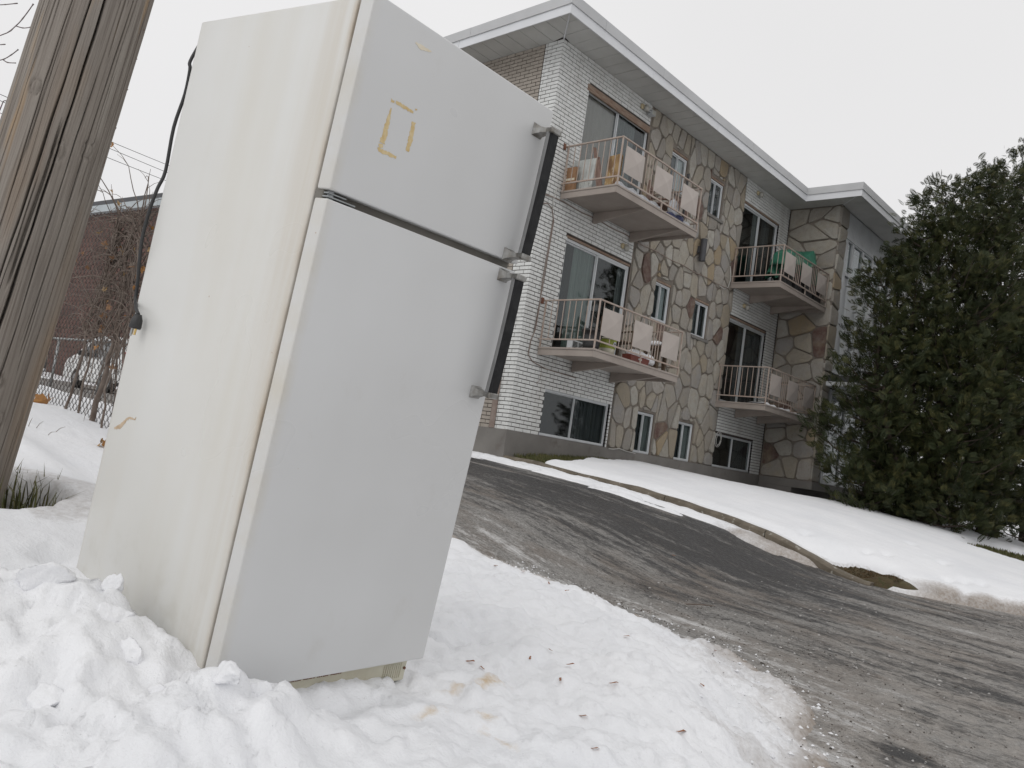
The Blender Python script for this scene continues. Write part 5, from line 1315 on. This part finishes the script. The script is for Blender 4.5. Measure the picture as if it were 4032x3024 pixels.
for (px, py) in ((1855, 2612), (1895, 2636), (2163, 2566), (2250, 2628), (2345, 2960), (2086, 2598), (2650, 2190), (2230, 2330), (2160, 2300), (2815, 2575), (2765, 2706), (2470, 2520), (2685, 2895), (2060, 2260), (1950, 2235), (2420, 2700), (2205, 2690), (2300, 2832)):
    d = ray(px, py); t = np.arange(1.2, 10, .01); Q = CAM + t[:, None] * d
    zz = np.where(Q[:, 0] < x_edge(Q[:, 1]), verge_z(Q[:, 0], Q[:, 1]), drive_z(Q[:, 0], Q[:, 1])); k = np.argmax(Q[:, 2] < zz); q = Q[k]; zs = zz[k]
    o = bpy.data.objects.new('maple_seed', SM); COL.objects.link(o); o.location = (q[0], q[1], zs + .004); o.rotation_euler = (r.uniform(-.3, .3), r.uniform(-.3, .3), r.uniform(0, 6.3)); s = r.uniform(.7, 1.15); o.scale = (s, s, s)
    tag(o, 'small dry reddish maple seed lying on the trampled snow', 'seed', 'maple seeds on the snow')
def snow_hit(px, py):
    d = ray(px, py); t = np.arange(1.2, 12, .01); Q = CAM + t[:, None] * d
    i = np.argmax(Q[:, 2] < verge_z(Q[:, 0], Q[:, 1])); return Q[i]
p = snow_hit(2998, 2518); o = link('yellow_leaf', LM[0].copy(), None); o.scale = (.45, .45, .45); o.location = (p[0], p[1], p[2] + .01); tag(o, 'single small orange leaf at the edge of the icy driveway', 'leaf')
for (px, py, L, a) in ((120, 1955, .14, .5), (215, 1700, .07, .6), (140, 1685, .06, .9), (110, 1680, .06, 1.3), (185, 1712, .05, .5)):
    p = snow_hit(px, py); b = MB(); b.tube([(0, 0, -.01), (L * .5 * math.cos(a) * .75, -L * .5 * math.cos(a) * .66, L * .4 * math.sin(a) + .01), (L * math.cos(a) * .75, -L * math.cos(a) * .66, L * math.sin(a))], [.002, .0018, .0008], 4)
    o = b.build('dry_stalk', MT['vine']); o.location = p; tag(o, 'thin dry grass stalk sticking out of the snow near the pole', 'stalk', 'dry stalks in the snow')
p = snow_hit(2750, 2400); b = MB(); b.tube([(0, 0, .012), (.12, -.05, .016), (.25, -.10, .012)], [.004, .005, .003], 5); o = b.build('broken_twig', MT['vine']); d = ray(2700, 2385)
t = 3.0
while t < 9:
    q = CAM + d * t
    if q[2] < float(drive_z(np.array(q[0]), np.array(q[1]))) + .01: break
    t += .02
o.location = q; tag(o, 'dark broken twig lying on the icy driveway', 'twig')

# ================================================================== BARE MAPLE at the left, only its branch ends reach into view
MT['twig'] = simple('maple_twig', (0.13, 0.10, 0.10), 0.8, (0.19, 0.155, 0.15), 20, bs=0.2)
tb = at(-900, 1500, 6.2); MAP = empty('bare_maple', (tb[0], tb[1], -.75), 'leafless maple with thin budded twigs behind the utility pole', 'tree')
def loc_(p): return np.array(p) - np.array([tb[0], tb[1], -.75])
b = MB(); b.tube([loc_((tb[0], tb[1], -1.0)), loc_(at(-880, 1000, 6.2)), loc_(at(-820, 300, 6.1)), loc_(at(-780, -600, 6.0)), loc_(at(-820, -1700, 6.0))], [.09, .08, .065, .045, .015], 10); b.build('trunk', MT['twig'], MAP, True)
BRS = [[(-820, 300), (-500, 260), (-220, 190), (0, 140), (62, 102), (98, 62), (132, 15)], [(62, 102), (90, 110), (115, 108), (139, 102)], [(-780, 0), (-400, 40), (-150, 25), (0, 19), (30, 17), (69, 13)],
       [(-820, 300), (-400, 330), (-100, 260), (0, 237), (25, 228), (50, 212), (72, 195)], [(12, 235), (30, 246), (62, 248)], [(-500, 262), (-200, 190), (0, 176), (17, 175)], [(-780, 0), (-560, -160), (-300, -330), (-100, -480)], [(-800, -400), (-520, -520), (-300, -700)],
       [(-880, 1000), (-500, 820), (-200, 600), (-60, 560), (0, 548), (30, 480), (46, 462), (40, 520)], [(-60, 560), (0, 430), (20, 396), (60, 425)], [(0, 575), (18, 573)], [(80, 325), (82, 345), (84, 356)], [(-820, 300), (-950, 100), (-1100, -200), (-1200, -500)]]
for pl in BRS:
    pts = smooth_path([loc_(at(px, py, 6.15 - .0003 * (px + 800))) for px, py in pl], 4); n = len(pts); r0 = .03 if pl[0][0] < -600 else (.012 if pl[0][0] < -300 else .0045)
    rad = np.maximum(r0 * np.linspace(1, 0, n) ** 3, .0036); rad[-1] = .0045
    for k in range(4, n, 5): rad[k] *= 1.35
    b = MB(); b.tube(pts, rad, 6); b.build('branch', MT['twig'], MAP, True)

# ================================================================== OVERHEAD LINES beyond
for i, ((xa, ya), (xb, yb)) in enumerate((((0, 371), (663, 651)), ((0, 396), (650, 676)), ((0, 445), (632, 703)))):
    A = at(xa, ya, 34); Bq = at(xb, yb, 44); d = Bq - A; pts = []
    for t in np.linspace(-2.2, 3.0, 30): q = A + d * t; pts.append((q[0], q[1], q[2] + .12 * t * (t - 1)))
    b = MB(); b.tube([np.array(q) - np.array(pts[0]) for q in pts], .014, 5); o = b.build('power_line', MT['black']); o.location = pts[0]
    tag(o, ('highest', 'middle', 'lowest')[i] + ' of three thin power lines crossing the sky beyond the utility pole', 'power line', 'overhead power lines')

# ================================================================== RED BRICK BUILDING behind the rear lot
def redbrick():
    m, n, p = mat('red_brick'); p.inputs['Roughness'].default_value = .9
    g = nd(n, 'ShaderNodeNewGeometry').outputs['Position']; s = nd(n, 'ShaderNodeSeparateXYZ', {0: g}); cb = nd(n, 'ShaderNodeCombineXYZ', {0: s.outputs['Y'], 1: s.outputs['Z'], 2: 0.0})
    t = nd(n, 'ShaderNodeTexBrick', {'Vector': cb.outputs[0], 'Color1': (0.115, 0.038, 0.028, 1), 'Color2': (0.085, 0.03, 0.024, 1), 'Mortar': (0.15, 0.12, 0.10, 1), 'Scale': 1.0, 'Mortar Size': .010, 'Brick Width': .21, 'Row Height': .07})
    c = mix(n, rng(n, noise(n, g, 1.2, 4), .4, .7), t.outputs['Color'], (0.07, 0.038, 0.032)); n.links.new(c, p.inputs['Base Color']); return m
MT['redbrick'] = redbrick()
RB = empty('red_brick_building', (6.6, 30.8, -.5), 'dark red brick building with pale metal eave behind the parked van', 'building')
RA = np.array([6.95, 27.5]); RE = np.array([5.0, 46.0]); rd = (RE - RA) / np.linalg.norm(RE - RA); rn = np.array([-rd[1], rd[0]])
def rp_(s, o_, z): q = RA + rd * s + rn * o_; return (q[0] - 6.6, q[1] - 30.8, z + .5)
def rbox(name, s0, s1, o0, o1, z0, z1, m, parent=None):
    b = MB(); b.add([rp_(s, o_, z) for z in (z0, z1) for s, o_ in ((s0, o0), (s1, o0), (s1, o1), (s0, o1))], [(0, 1, 2, 3), (4, 5, 6, 7), (0, 1, 5, 4), (1, 2, 6, 5), (2, 3, 7, 6), (3, 0, 4, 7)])
    return b.build(name, m, parent or RB)
rbox('wall', 0, 18.6, 0, -9, -1.5, 8.95, MT['redbrick'])
MT['eave'] = simple('pale_eave_metal', (0.42, 0.46, 0.48), .5, (0.36, 0.395, 0.41), 1.0, bs=0)
for k in range(6): rbox('eave_panel', k * 3.1 + .006, k * 3.1 + 3.09, .30, -.2, 8.95, 9.32, MT['eave'])
rbox('roof', .1, 18.5, .2, -8.9, 9.33, 9.6, MT['charcoal'])
for k, z in enumerate((.35, 2.05, 3.75, 5.4)):
    WN = rbox('window', 11.8, 15.6, .03, -.1, z + .25, z + 1.55, MT['dark']); rbox('sill', 11.7, 15.7, .14, .0, z + .08, z + .2, MT['vinyl'], WN)
    rbox('mullion', 13.6, 13.72, .06, .031, z + .25, z + 1.55, MT['alu'], WN)

# ================================================================== WHITE VAN parked on the rear lot (front towards +Y)
VX, VY = 1.35, 16.6; VZ0 = float(z_drive(VY + 2))
VAN = empty('parked_van', (VX, VY, VZ0), 'white minivan parked before the red brick building, seen through the chain link fence', 'van')
MT['van'] = simple('white_car_paint', (0.78, 0.79, 0.79), .25, (0.72, 0.725, 0.72), 1.2, bs=0, spec=.6)
MT['car_glass'] = simple('dark_car_glass', (0.03, 0.035, 0.038), .08, (0.045, 0.05, 0.055), 2, bs=0, spec=.7)
MT['tyre'] = simple('tyre_rubber', (0.02, 0.02, 0.02), .85, bs=.3); MT['red_lens'] = simple('red_lens', (0.35, 0.02, 0.02), .2, bs=0); MT['rim'] = simple('wheel_rim', (0.30, 0.30, 0.30), .4, metal=.5, bs=0)
prof = [(0.02, .35), (0.0, .62), (.03, 1.0), (.10, 1.12), (.30, 1.66), (.45, 1.74), (1.2, 1.80), (2.4, 1.79), (3.05, 1.70), (3.75, 1.18), (4.45, .98), (4.66, .78), (4.70, .40), (4.6, .30), (3.95, .28), (3.85, .55), (3.65, .66), (3.40, .62), (3.25, .40), (3.2, .28), (1.25, .28), (1.2, .45), (1.0, .64), (.75, .64), (.55, .45), (.5, .30)]
hw = lambda z: .90 - (.13 * max(0, (z - 1.05) / .75)) - .05 * max(0, (.6 - z))
b = MB(); n = len(prof)
b.add([(-hw(z), y, z) for y, z in prof] + [(hw(z), y, z) for y, z in prof], [tuple(range(n)), tuple(range(2 * n - 1, n - 1, -1))] + [(i, n + i, n + (i + 1) % n, (i + 1) % n) for i in range(n)])
me = b.mesh('body'); bm = bmesh.new(); bm.from_mesh(me); bmesh.ops.recalc_face_normals(bm, faces=bm.faces); bmesh.ops.triangulate(bm, faces=[f for f in bm.faces if len(f.verts) > 4]); bm.to_mesh(me); bm.free()
BODY = link('body', me, VAN, MT['van'])
for s in (-1, 1):
    for q in ([(.42, 1.14), (.50, 1.58), (1.15, 1.66), (1.15, 1.12)], [(1.24, 1.12), (1.24, 1.66), (2.15, 1.67), (2.15, 1.10)], [(2.24, 1.10), (2.24, 1.66), (2.85, 1.60), (3.30, 1.22), (3.20, 1.08)]):
        b = MB(); m_ = len(q); o_ = .012; b.add([(s * (hw(z) + o_), y, z) for y, z in q] + [(s * (hw(z) - .03), y, z) for y, z in q], [tuple(range(m_)), tuple(range(2 * m_ - 1, m_ - 1, -1))] + [(i, m_ + i, m_ + (i + 1) % m_, (i + 1) % m_) for i in range(m_)]); b.build('side_window', MT['car_glass'], VAN)
    for y in (.875, 3.54):
        b = MB(); ring = [(.30, -.10), (.325, -.07), (.325, .07), (.30, .10)]; b.lathe(ring, (0, 0, 0), 22); b.v = [(s * .80 + v[2], y + v[0], .325 + v[1]) for v in b.v]; WL = b.build('wheel', MT['tyre'], VAN)
        b = MB(); b.lathe([(.20, .0), (.19, .02), (.06, .012)], (0, 0, 0), 18); b.v = [(s * (.80 + .10 + v[2] * .5), y + v[0], .325 + v[1]) for v in b.v]; b.build('rim', MT['rim'], WL)
    b = MB(); b.bbox(s * .82 - .06, -.02, .95, s * .82 + .06, .05, 1.30, .01); b.v = [(v[0], v[1] + .06 * max(0, (v[2] - .95)) * 3, v[2]) for v in b.v]; b.build('tail_light', MT['red_lens'], VAN)
    b = MB(); b.bbox(s * .72 - .14, 4.60, .72, s * .72 + .14, 4.69, .88, .01); b.build('headlight', MT['frost'], VAN)
    b = MB(); b.bbox(s * 1.02 - .07, 3.05, 1.10, s * 1.02 + .07, 3.16, 1.26, .02); b.build('side_mirror', MT['black'], VAN)
b = MB(); b.add([(-.66, .085, 1.16), (.66, .085, 1.16), (.60, .265, 1.62), (-.60, .265, 1.62), (-.66, .11, 1.15), (.66, .11, 1.15), (.60, .29, 1.61), (-.60, .29, 1.61)], [(0, 1, 2, 3), (4, 5, 6, 7), (0, 1, 5, 4), (1, 2, 6, 5), (2, 3, 7, 6), (3, 0, 4, 7)]); b.build('rear_window', MT['car_glass'], VAN)
b = MB(); b.bbox(-.86, -.10, .36, .86, .04, .60, .03); b.build('rear_bumper', MT['van'], VAN)
b = MB(); b.add([(-.70, 3.10, 1.69), (.70, 3.10, 1.69), (.76, 3.74, 1.21), (-.76, 3.74, 1.21), (-.70, 3.07, 1.66), (.70, 3.07, 1.66), (.76, 3.71, 1.18), (-.76, 3.71, 1.18)], [(0, 1, 2, 3), (4, 5, 6, 7), (0, 1, 5, 4), (1, 2, 6, 5), (2, 3, 7, 6), (3, 0, 4, 7)]); b.build('windscreen', MT['car_glass'], VAN)

# ================================================================== GALVANISED RAILING between driveway and lot
GX = -2.45; GF = empty('pipe_railing', (GX, 8, -.35), 'galvanised pipe railing running past the parked van', 'railing')
b = MB(); b.tube([(0, y - 8, float(z_drive(y)) + .35 + 1.22) for y in np.linspace(4, 24, 8)], .03, 8); b.build('top_rail', MT['steel'], GF, True)
for y in np.arange(4.5, 24, 3.0):
    z = float(z_drive(y)); b = MB(); b.tube([(0, y - 8, z + .35 - .2), (0, y - 8, z + .35 + 1.20)], .034, 8); b.build('post', MT['steel'], GF, True)
    
# ================================================================== THINGS ON THE BALCONIES
L2, L3, R3z = 1.475, 4.21, 4.21
MT['cardboard'] = simple('brown_cardboard', (0.34, 0.20, 0.11), .85, (0.27, 0.155, 0.085), 12, bs=.2)
MT['door_white'] = simple('dirty_white_panel', (0.55, 0.57, 0.55), .5, (0.42, 0.43, 0.41), 6, bs=.1, dirt=((0.20, 0.19, 0.17), .62, .72))
MT['osb'] = simple('water_stained_board', (0.36, 0.24, 0.11), .85, (0.16, 0.09, 0.045), 9, lo=.4, hi=.6, stretch=(1, 1, .4), bs=.4, dirt=((0.50, 0.42, 0.28), .58, .66))
MT['plank'] = simple('brown_plank', (0.17, 0.105, 0.08), .85, (0.26, 0.18, 0.15), 8, stretch=(5, 5, 1), bs=.3)
MT['bag_clear'] = simple('pale_plastic_bag', (0.62, 0.63, 0.65), .25, (0.45, 0.46, 0.49), 18, bs=.5, bd=.02)
MT['bag_navy'] = simple('navy_plastic_bag', (0.02, 0.025, 0.075), .3, (0.03, 0.04, 0.13), 14, bs=.4, bd=.02)
MT['lime'] = simple('lime_label', (0.30, 0.34, 0.05), .5, (0.25, 0.29, 0.05), 9, bs=0)
MT['bucket'] = simple('cream_plastic', (0.66, 0.63, 0.52), .45, bs=0)
MT['redplastic'] = simple('dark_red_plastic', (0.19, 0.05, 0.035), .5, bs=0)
MT['tarp'] = simple('green_tarp', (0.025, 0.15, 0.095), .45, (0.02, 0.11, 0.07), 6, bsc=12, bs=.5, bd=.03)
MT['stump'] = simple('dark_wood_table', (0.085, 0.055, 0.035), .8, (0.14, 0.10, 0.065), 8, bs=.3)
def boxobj(name, x0, y0, z0, x1, y1, z1, m, label, cat, bev=.006, lean=0.0, axis=0, group=None, extra=None):
    T = MB(); T.bbox(x0, y0, z0, x1, y1, z1, bev)
    if lean: T.v = [(v[0] + (lean * (v[2] - z0) if axis == 0 else 0), v[1] + (lean * (v[2] - z0) if axis == 1 else 0), v[2]) for v in T.v]
    o = T.build(name, m); return tag(o, label, cat, group)
# old white ribbed panel with raised mouldings
E1 = empty('salvaged_panel', (.72, -.2, L3), 'salvaged white metal panel with raised mouldings propped on the top balcony', 'panel')
b = MB(); b.bbox(-.02, -.27, .005, .01, .29, .64, .008); b.v = [(v[0] + .06 * v[2], v[1], v[2]) for v in b.v]; b.build('sheet', MT['door_white'], E1)
for y in (-.20, -.10, -.02):
    b = MB(); b.bbox(-.035, y - .012, .03, -.021, y + .012, .60, .004); b.v = [(v[0] + .06 * v[2], v[1], v[2]) for v in b.v]; b.build('rib', MT['door_white'], E1)
b = MB(); b.tube([(-.028, .20, .50), (-.03, .10, .53), (-.028, .03, .50)], .012, 6); b.build('handle', MT['alu'], E1)
E2 = empty('cardboard_box', (.62, -.0, L3), 'small brown cardboard box on the top balcony in front of a white panel', 'box')
b = MB(); b.bbox(-.05, -.20, .004, .02, .03, .46, .004); b.build('carton', MT['cardboard'], E2); b = MB(); b.box(-.0512, -.19, .22, -.0502, .02, .26); b.build('tape_band', MT['tape_faint'], E2)
for i, (y0, y1, zt, xx) in enumerate(((-.62, -.36, .86, .74), (-.66, -.43, .70, .78), (-.70, -.50, .60, .70))):
    b = MB(); P0 = np.array([xx, y0, L3 + .004]); P1 = np.array([xx + .06, y1, L3 + zt]); s = np.array([.012, 0, 0]); t = np.array([0, .03, .008])
    b.add([P0 - s - t, P0 + s - t, P0 + s + t, P0 - s + t, P1 - s - t, P1 + s - t, P1 + s + t, P1 - s + t], [(0, 1, 2, 3), (4, 5, 6, 7), (0, 1, 5, 4), (1, 2, 6, 5), (2, 3, 7, 6), (3, 0, 4, 7)])
    tag(b.build('loose_plank', MT['plank']), ('longest', 'middle length', 'shortest')[i] + ' of the brown planks leaning together on the top balcony', 'plank', 'planks on the top balcony')
b = MB(); b.prism([(-.79, L3 + .004), (-1.07, L3 + .004), (-1.075, L3 + .57), (-1.05, L3 + .60), (-.83, L3 + .585), (-.80, L3 + .55)], .655, .70, axis=0)
tag(b.build('wood_slab', MT['osb']), 'water stained yellow brown wooden slab standing at the corner of the top balcony', 'board')
b = MB(); vs = []
for i in range(14):
    x = .62 + i * .105; h = .11 + .02 * math.sin(i * 1.9); vs += [(x, -1.13 + .012 * math.sin(i * 2.3), L3 + .004), (x, -1.10 + .01 * math.sin(i * 1.1), L3 + h), (x, -1.06, L3 + h + .005), (x, -.98, L3 + .004)]
b.add(vs, [(i * 4 + k, i * 4 + k + 1, i * 4 + k + 5, i * 4 + k + 4) for i in range(13) for k in range(3)] + [(0, 1, 2, 3), (52, 53, 54, 55)]); tag(b.build('plastic_sheet', MT['bag_clear'], None, True), 'pale plastic sheet heaped along the front edge of the top balcony', 'sheet')
def blob(name, c, r3, seed, m, label, cat, group=None, amp=.22):
    bm = bmesh.new(); bmesh.ops.create_icosphere(bm, subdivisions=3, radius=1.0); co = np.array([v.co[:] for v in bm.verts])
    nz = fbm(co[:, 0] * 1.6 + seed, co[:, 1] * 1.6 + co[:, 2] * 1.3, 3, seed); cz = 1 - np.abs(fbm(co[:, 0] * 3 + seed, co[:, 2] * 3 + co[:, 1] * 2, 2, seed + 9)); co = co * (1 + amp * nz + .10 * cz)[:, None] * np.array(r3)
    co[:, 2] = np.maximum(co[:, 2], -r3[2] * .8)
    for v, p in zip(bm.verts, co): v.co = p
    me = bpy.data.meshes.new(name); bm.to_mesh(me); bm.free(); o = link(name, me, None, m, True); o.location = (c[0], c[1], c[2] + r3[2] * .8); return tag(o, label, cat, group)
blob('plastic_bag', (2.46, -1.02, L3 + .12), (.12, .08, .16), 3, MT['bag_clear'], 'crumpled clear plastic bag on the top balcony above navy bags', 'bag')
blob('refuse_bag', (2.37, -1.04, L3), (.13, .09, .075), 4, MT['bag_navy'], 'navy refuse bag on the top balcony below the clear plastic bag', 'bag')
blob('refuse_bag', (2.66, -1.03, L3), (.11, .09, .10), 5, MT['bag_navy'], 'bulkier navy refuse bag on the top balcony beside a white bag', 'bag')
blob('white_bag', (2.90, -1.02, L3), (.14, .09, .075), 6, MT['bag_clear'], 'knotted white bag at the far end of the top balcony', 'bag')
blob('yellow_rag', (2.20, -1.05, L3), (.08, .05, .04), 7, MT['tape_faint'], 'crumpled yellowish rag on the top balcony beside the navy bag', 'rag')
def chair(name, x, y, z, m, label, s=1.0, rot=0.0, snow=False):
    T = empty(name, (x, y, z), label, 'chair', rot=Matrix.Rotation(rot, 3, 'Z'))
    b = MB(); b.bbox(-.22, -.22, .40, .22, .22, .43, .008); b.build('seat', m, T)
    for a in (-1, 1):
        for c in (-1, 1):
            h = .85 if c > 0 else .62; b = MB(); b.bbox(a * .21 - .018, c * .21 - .018, 0.002, a * .21 + .018, c * .21 + .018, h if c > 0 else h, .004); b.build('leg', m, T)
        b = MB(); b.bbox(a * .21 - .025, -.235, .621, a * .21 + .025, .19, .645, .006); b.build('armrest', m, T)
    for k in range(3): b = MB(); b.bbox(-.19, .20, .52 + k * .11, .19, .222, .59 + k * .11, .004); b.build('back_slat', m, T)
    if snow: b = MB(); b.bbox(-.2, -.2, .431, .2, .19, .50, .03); b.build('snow_cap', MT['snow'], T, True)
    return T
chair('garden_chair', 2.72, -.55, L3, MT['plank'], 'brown wooden armchair on the top balcony behind the bags', rot=.4)
chair('garden_chair', 2.05, -.45, L2, MT['stump'], 'dark wooden armchair on the balcony above the basement window', rot=-.3)
b = MB(); b.lathe([(.022, 0), (.022, .98), (.03, 1.0), (.03, 1.07)], (2.93, -.95, L3 + .003), 8); tag(b.build('black_pole', MT['black']), 'short black pole standing at the far rail of the top balcony', 'pole')
# lower left balcony
T = empty('plant_pot', (.72, -.93, L2), 'large black ribbed plastic plant pot at the balcony corner', 'plant pot')
b = MB(); b.lathe([(.12, .003), (.145, .10), (.142, .11), (.158, .20), (.155, .21), (.168, .30), (.185, .305), (.19, .345), (.178, .35), (.165, .30)], (0, 0, 0), 26); b.build('body', MT['black'], T, True)
b = MB(); b.lathe([(.158, .29), (.0, .295)], (0, 0, 0), 20); b.build('soil', MT['soil'], T)
T = empty('paint_bucket', (1.16, -.93, L2), 'cream plastic bucket with lime green label beside the black plant pot', 'bucket')
b = MB(); b.lathe([(.125, .003), (.14, .12), (.152, .27), (.16, .272), (.16, .29)], (0, 0, 0), 26); b.build('body', MT['bucket'], T, True)
b = MB(); b.lathe([(.1425, .115), (.1545, .265)], (0, 0, 0), 26); b.f = b.f[:-2]; LBp = b.build('label_wrap', MT['lime'], T, True)
ca = math.atan2(-.78, -.62) + .75
b = MB(); vs = [(0, 0, 0)]
for k in range(20):
    a = 2 * math.pi * k / 20; u = .05 * math.cos(a); zz = .19 + .05 * math.sin(a); vs.append((.156 * math.cos(ca + u / .15), .156 * math.sin(ca + u / .15), zz))
vs[0] = (.157 * math.cos(ca), .157 * math.sin(ca), .19); b.add(vs, [(0, k + 1, (k + 1) % 20 + 1) for k in range(20)]); b.build('label_disc', MT['vinyl'], T)
cu = bpy.data.curves.new('letters', 'FONT'); cu.body = 'PU'; cu.size = .055; cu.align_x = 'CENTER'; cu.align_y = 'CENTER'; cu.extrude = .001
to = bpy.data.objects.new('letters_tmp', cu); COL.objects.link(to); bpy.context.view_layer.update()
tm = bpy.data.meshes.new_from_object(to.evaluated_get(bpy.context.evaluated_depsgraph_get())); bpy.data.objects.remove(to)
for v in tm.vertices:
    u, zz = v.co.x, v.co.y; v.co = (.1595 * math.cos(ca + u / .15), .1595 * math.sin(ca + u / .15), .19 + zz)
tm.materials.clear(); link('label_letters', tm, T, MT['black'])
b = MB(); b.tube([(.15 * math.cos(t), .02, .27 - .16 * math.sin(t)) for t in np.linspace(.1, 3.04, 12)], .003, 5); b.build('bail_handle', MT['steel'], T)
T = empty('wall_heater', (.95, -.42, L2), 'white louvred heater unit on the floor of the lower balcony', 'heater')
b = MB(); b.bbox(-.17, -.06, .003, .17, .06, .20, .01); b.build('case', MT['vinyl'], T)
for k in range(7):
    for s in (-.085, .075): b = MB(); b.box(s - .06, -.066, .03 + k * .022, s + .06, -.0605, .04 + k * .022); b.build('louvre', MT['dark'], T)
T = empty('planter_tray', (1.95, -1.0, L2), 'dark red planter tray filled with snow on the lower balcony', 'planter')
b = MB(); b.prism([(-.26, .003), (.26, .003), (.30, .13), (-.30, .13)], -.09, .09, axis=1); b.build('tray', MT['redplastic'], T); b = MB(); b.bbox(-.05, -.097, .07, .05, -.091, .10, .002); b.build('label_tag', MT['vinyl'], T)
blob('snow_lump', (1.98, -1.0, L2 + .11), (.27, .085, .075), 11, MT['snow'], 'lump of snow filling the dark red planter tray', 'snow')
blob('snow_lump', (2.35, -.98, L2 + .06), (.16, .10, .10), 12, MT['snow'], 'lump of snow between planter tray and wooden table', 'snow')
T = empty('side_table', (2.72, -.88, L2), 'dark wooden side table with snow on top on the lower balcony', 'table')
b = MB(); b.bbox(-.17, -.17, .40, .17, .17, .45, .008); b.build('top', MT['stump'], T)
for a in (-1, 1):
    for c in (-1, 1): b = MB(); b.bbox(a * .13 - .03, c * .13 - .03, .002, a * .13 + .03, c * .13 + .03, .399, .004); b.build('leg', MT['stump'], T)
blob('snow_lump', (2.72, -.88, L2 + .452), (.15, .14, .06), 13, MT['snow'], 'cap of snow on the dark wooden side table', 'snow')
b = MB(); b.lathe([(.10, .003), (.13, .24), (.14, .25), (.12, .25)], (2.42, -.72, L2), 16); tag(b.build('wooden_tub', MT['stump']), 'brown wooden tub on the lower balcony behind the planter tray', 'tub')
# upper right balcony: tarp over a barbecue, dark bins along the rail
nx_, ny_ = 30, 14; xs = np.linspace(7.35, 9.16, nx_); ys = np.linspace(-1.02, -.52, ny_); X, Y = np.meshgrid(xs, ys)
hz = np.interp(X, [7.35, 7.5, 7.8, 8.05, 8.4, 8.6, 8.85, 9.0, 9.16], [.55, .88, 1.03, 1.06, 1.02, 1.10, 1.30, 1.22, .7]); ed = np.minimum(sstep(-1.02, -.93, Y), sstep(-.52, -.60, Y)); hz = hz - (1 - ed) * .35 + .03 * fbm(X * 4, Y * 5, 3, 300)
Yd = Y + .03 * fbm(X * 6, Y * 3, 2, 301); co = np.stack([X, Yd, R3z + hz], -1).reshape(-1, 3); ii = np.arange(nx_ * ny_).reshape(ny_, nx_)
vs = co.tolist(); fs = np.stack([ii[:-1, :-1], ii[:-1, 1:], ii[1:, 1:], ii[1:, :-1]], -1).reshape(-1, 4).tolist()
per = list(ii[0, :]) + list(ii[1:, -1]) + list(ii[-1, -2::-1]) + list(ii[-2:0:-1, 0]); base_ = len(vs)
for q, k in enumerate(per):
    x, y, z = co[k]; vs.append([x + .03 * math.sin(q * .9) + .02 * (1 if x > 8.2 else -1), y + .03 * math.sin(q * 1.3), R3z + .30 + .07 * math.sin(q * .7)])
m_ = len(per); fs += [[per[q], per[(q + 1) % m_], base_ + (q + 1) % m_, base_ + q] for q in range(m_)]
me = bpy.data.meshes.new('tarpaulin'); me.from_pydata(vs, [], fs); me.update(); tag(link('tarpaulin', me, None, MT['tarp'], True), 'green tarpaulin draped over a bulky object on the far upper balcony', 'tarp')
T = empty('barbecue_grill', (8.15, -.77, R3z), 'dark barbecue standing under the green tarpaulin', 'grill')
b = MB(); b.bbox(-.5, -.18, .35, .5, .18, .72, .02); b.build('firebox', MT['black'], T)
for a in (-1, 1):
    for c in (-1, 1): b = MB(); b.bbox(a * .45 - .02, c * .14 - .02, .002, a * .45 + .02, c * .14 + .02, .349, .004); b.build('leg', MT['black'], T)
for i, (x, w_, h) in enumerate(((7.25, .42, .34), (7.78, .44, .40), (8.35, .46, .36), (8.90, .42, .38))):
    T = empty('storage_bin', (x, -1.06 + .0 * i, R3z), 'black storage bin standing along the front rail of the far upper balcony', 'bin', 'black bins on the far upper balcony')
    b = MB(); b.prism([(-w_ / 2 + .03, .003), (w_ / 2 - .03, .003), (w_ / 2, h - .03), (-w_ / 2, h - .03)], -.09, .07, axis=1); b.build('tub', MT['black'], T); b = MB(); b.bbox(-w_ / 2 - .01, -.10, h - .029, w_ / 2 + .01, .08, h, .006); b.build('lid', MT['black'], T)
# snow left on the lower right balcony
sn = MB(); n_ = 40; vs = []
for i in range(n_ + 1):
    x = 6.76 + 2.2 * i / n_; h = .03 + .018 * math.sin(i * .9) + .015 * math.sin(i * .37); vs += [(x, -1.19, L2 + .002), (x, -1.17, L2 + h), (x, -.85 + .06 * math.sin(i * .5), L2 + h * .8), (x, -.72 + .08 * math.sin(i * .5), L2 + .002)]
sn.add(vs, [(i * 4 + k, i * 4 + k + 1, i * 4 + k + 5, i * 4 + k + 4) for i in range(n_) for k in range(3)]); o = sn.build('balcony_snow', MT['snow'], None, True); tag(o, 'thin ridge of snow along the edge of the lower balcony near the entrance', 'snow')
blob('canopy_snow', (10.4, -1.75, 2.58), (.5, .3, .07), 21, MT['snow'], 'patch of snow lying on the entrance canopy', 'snow')
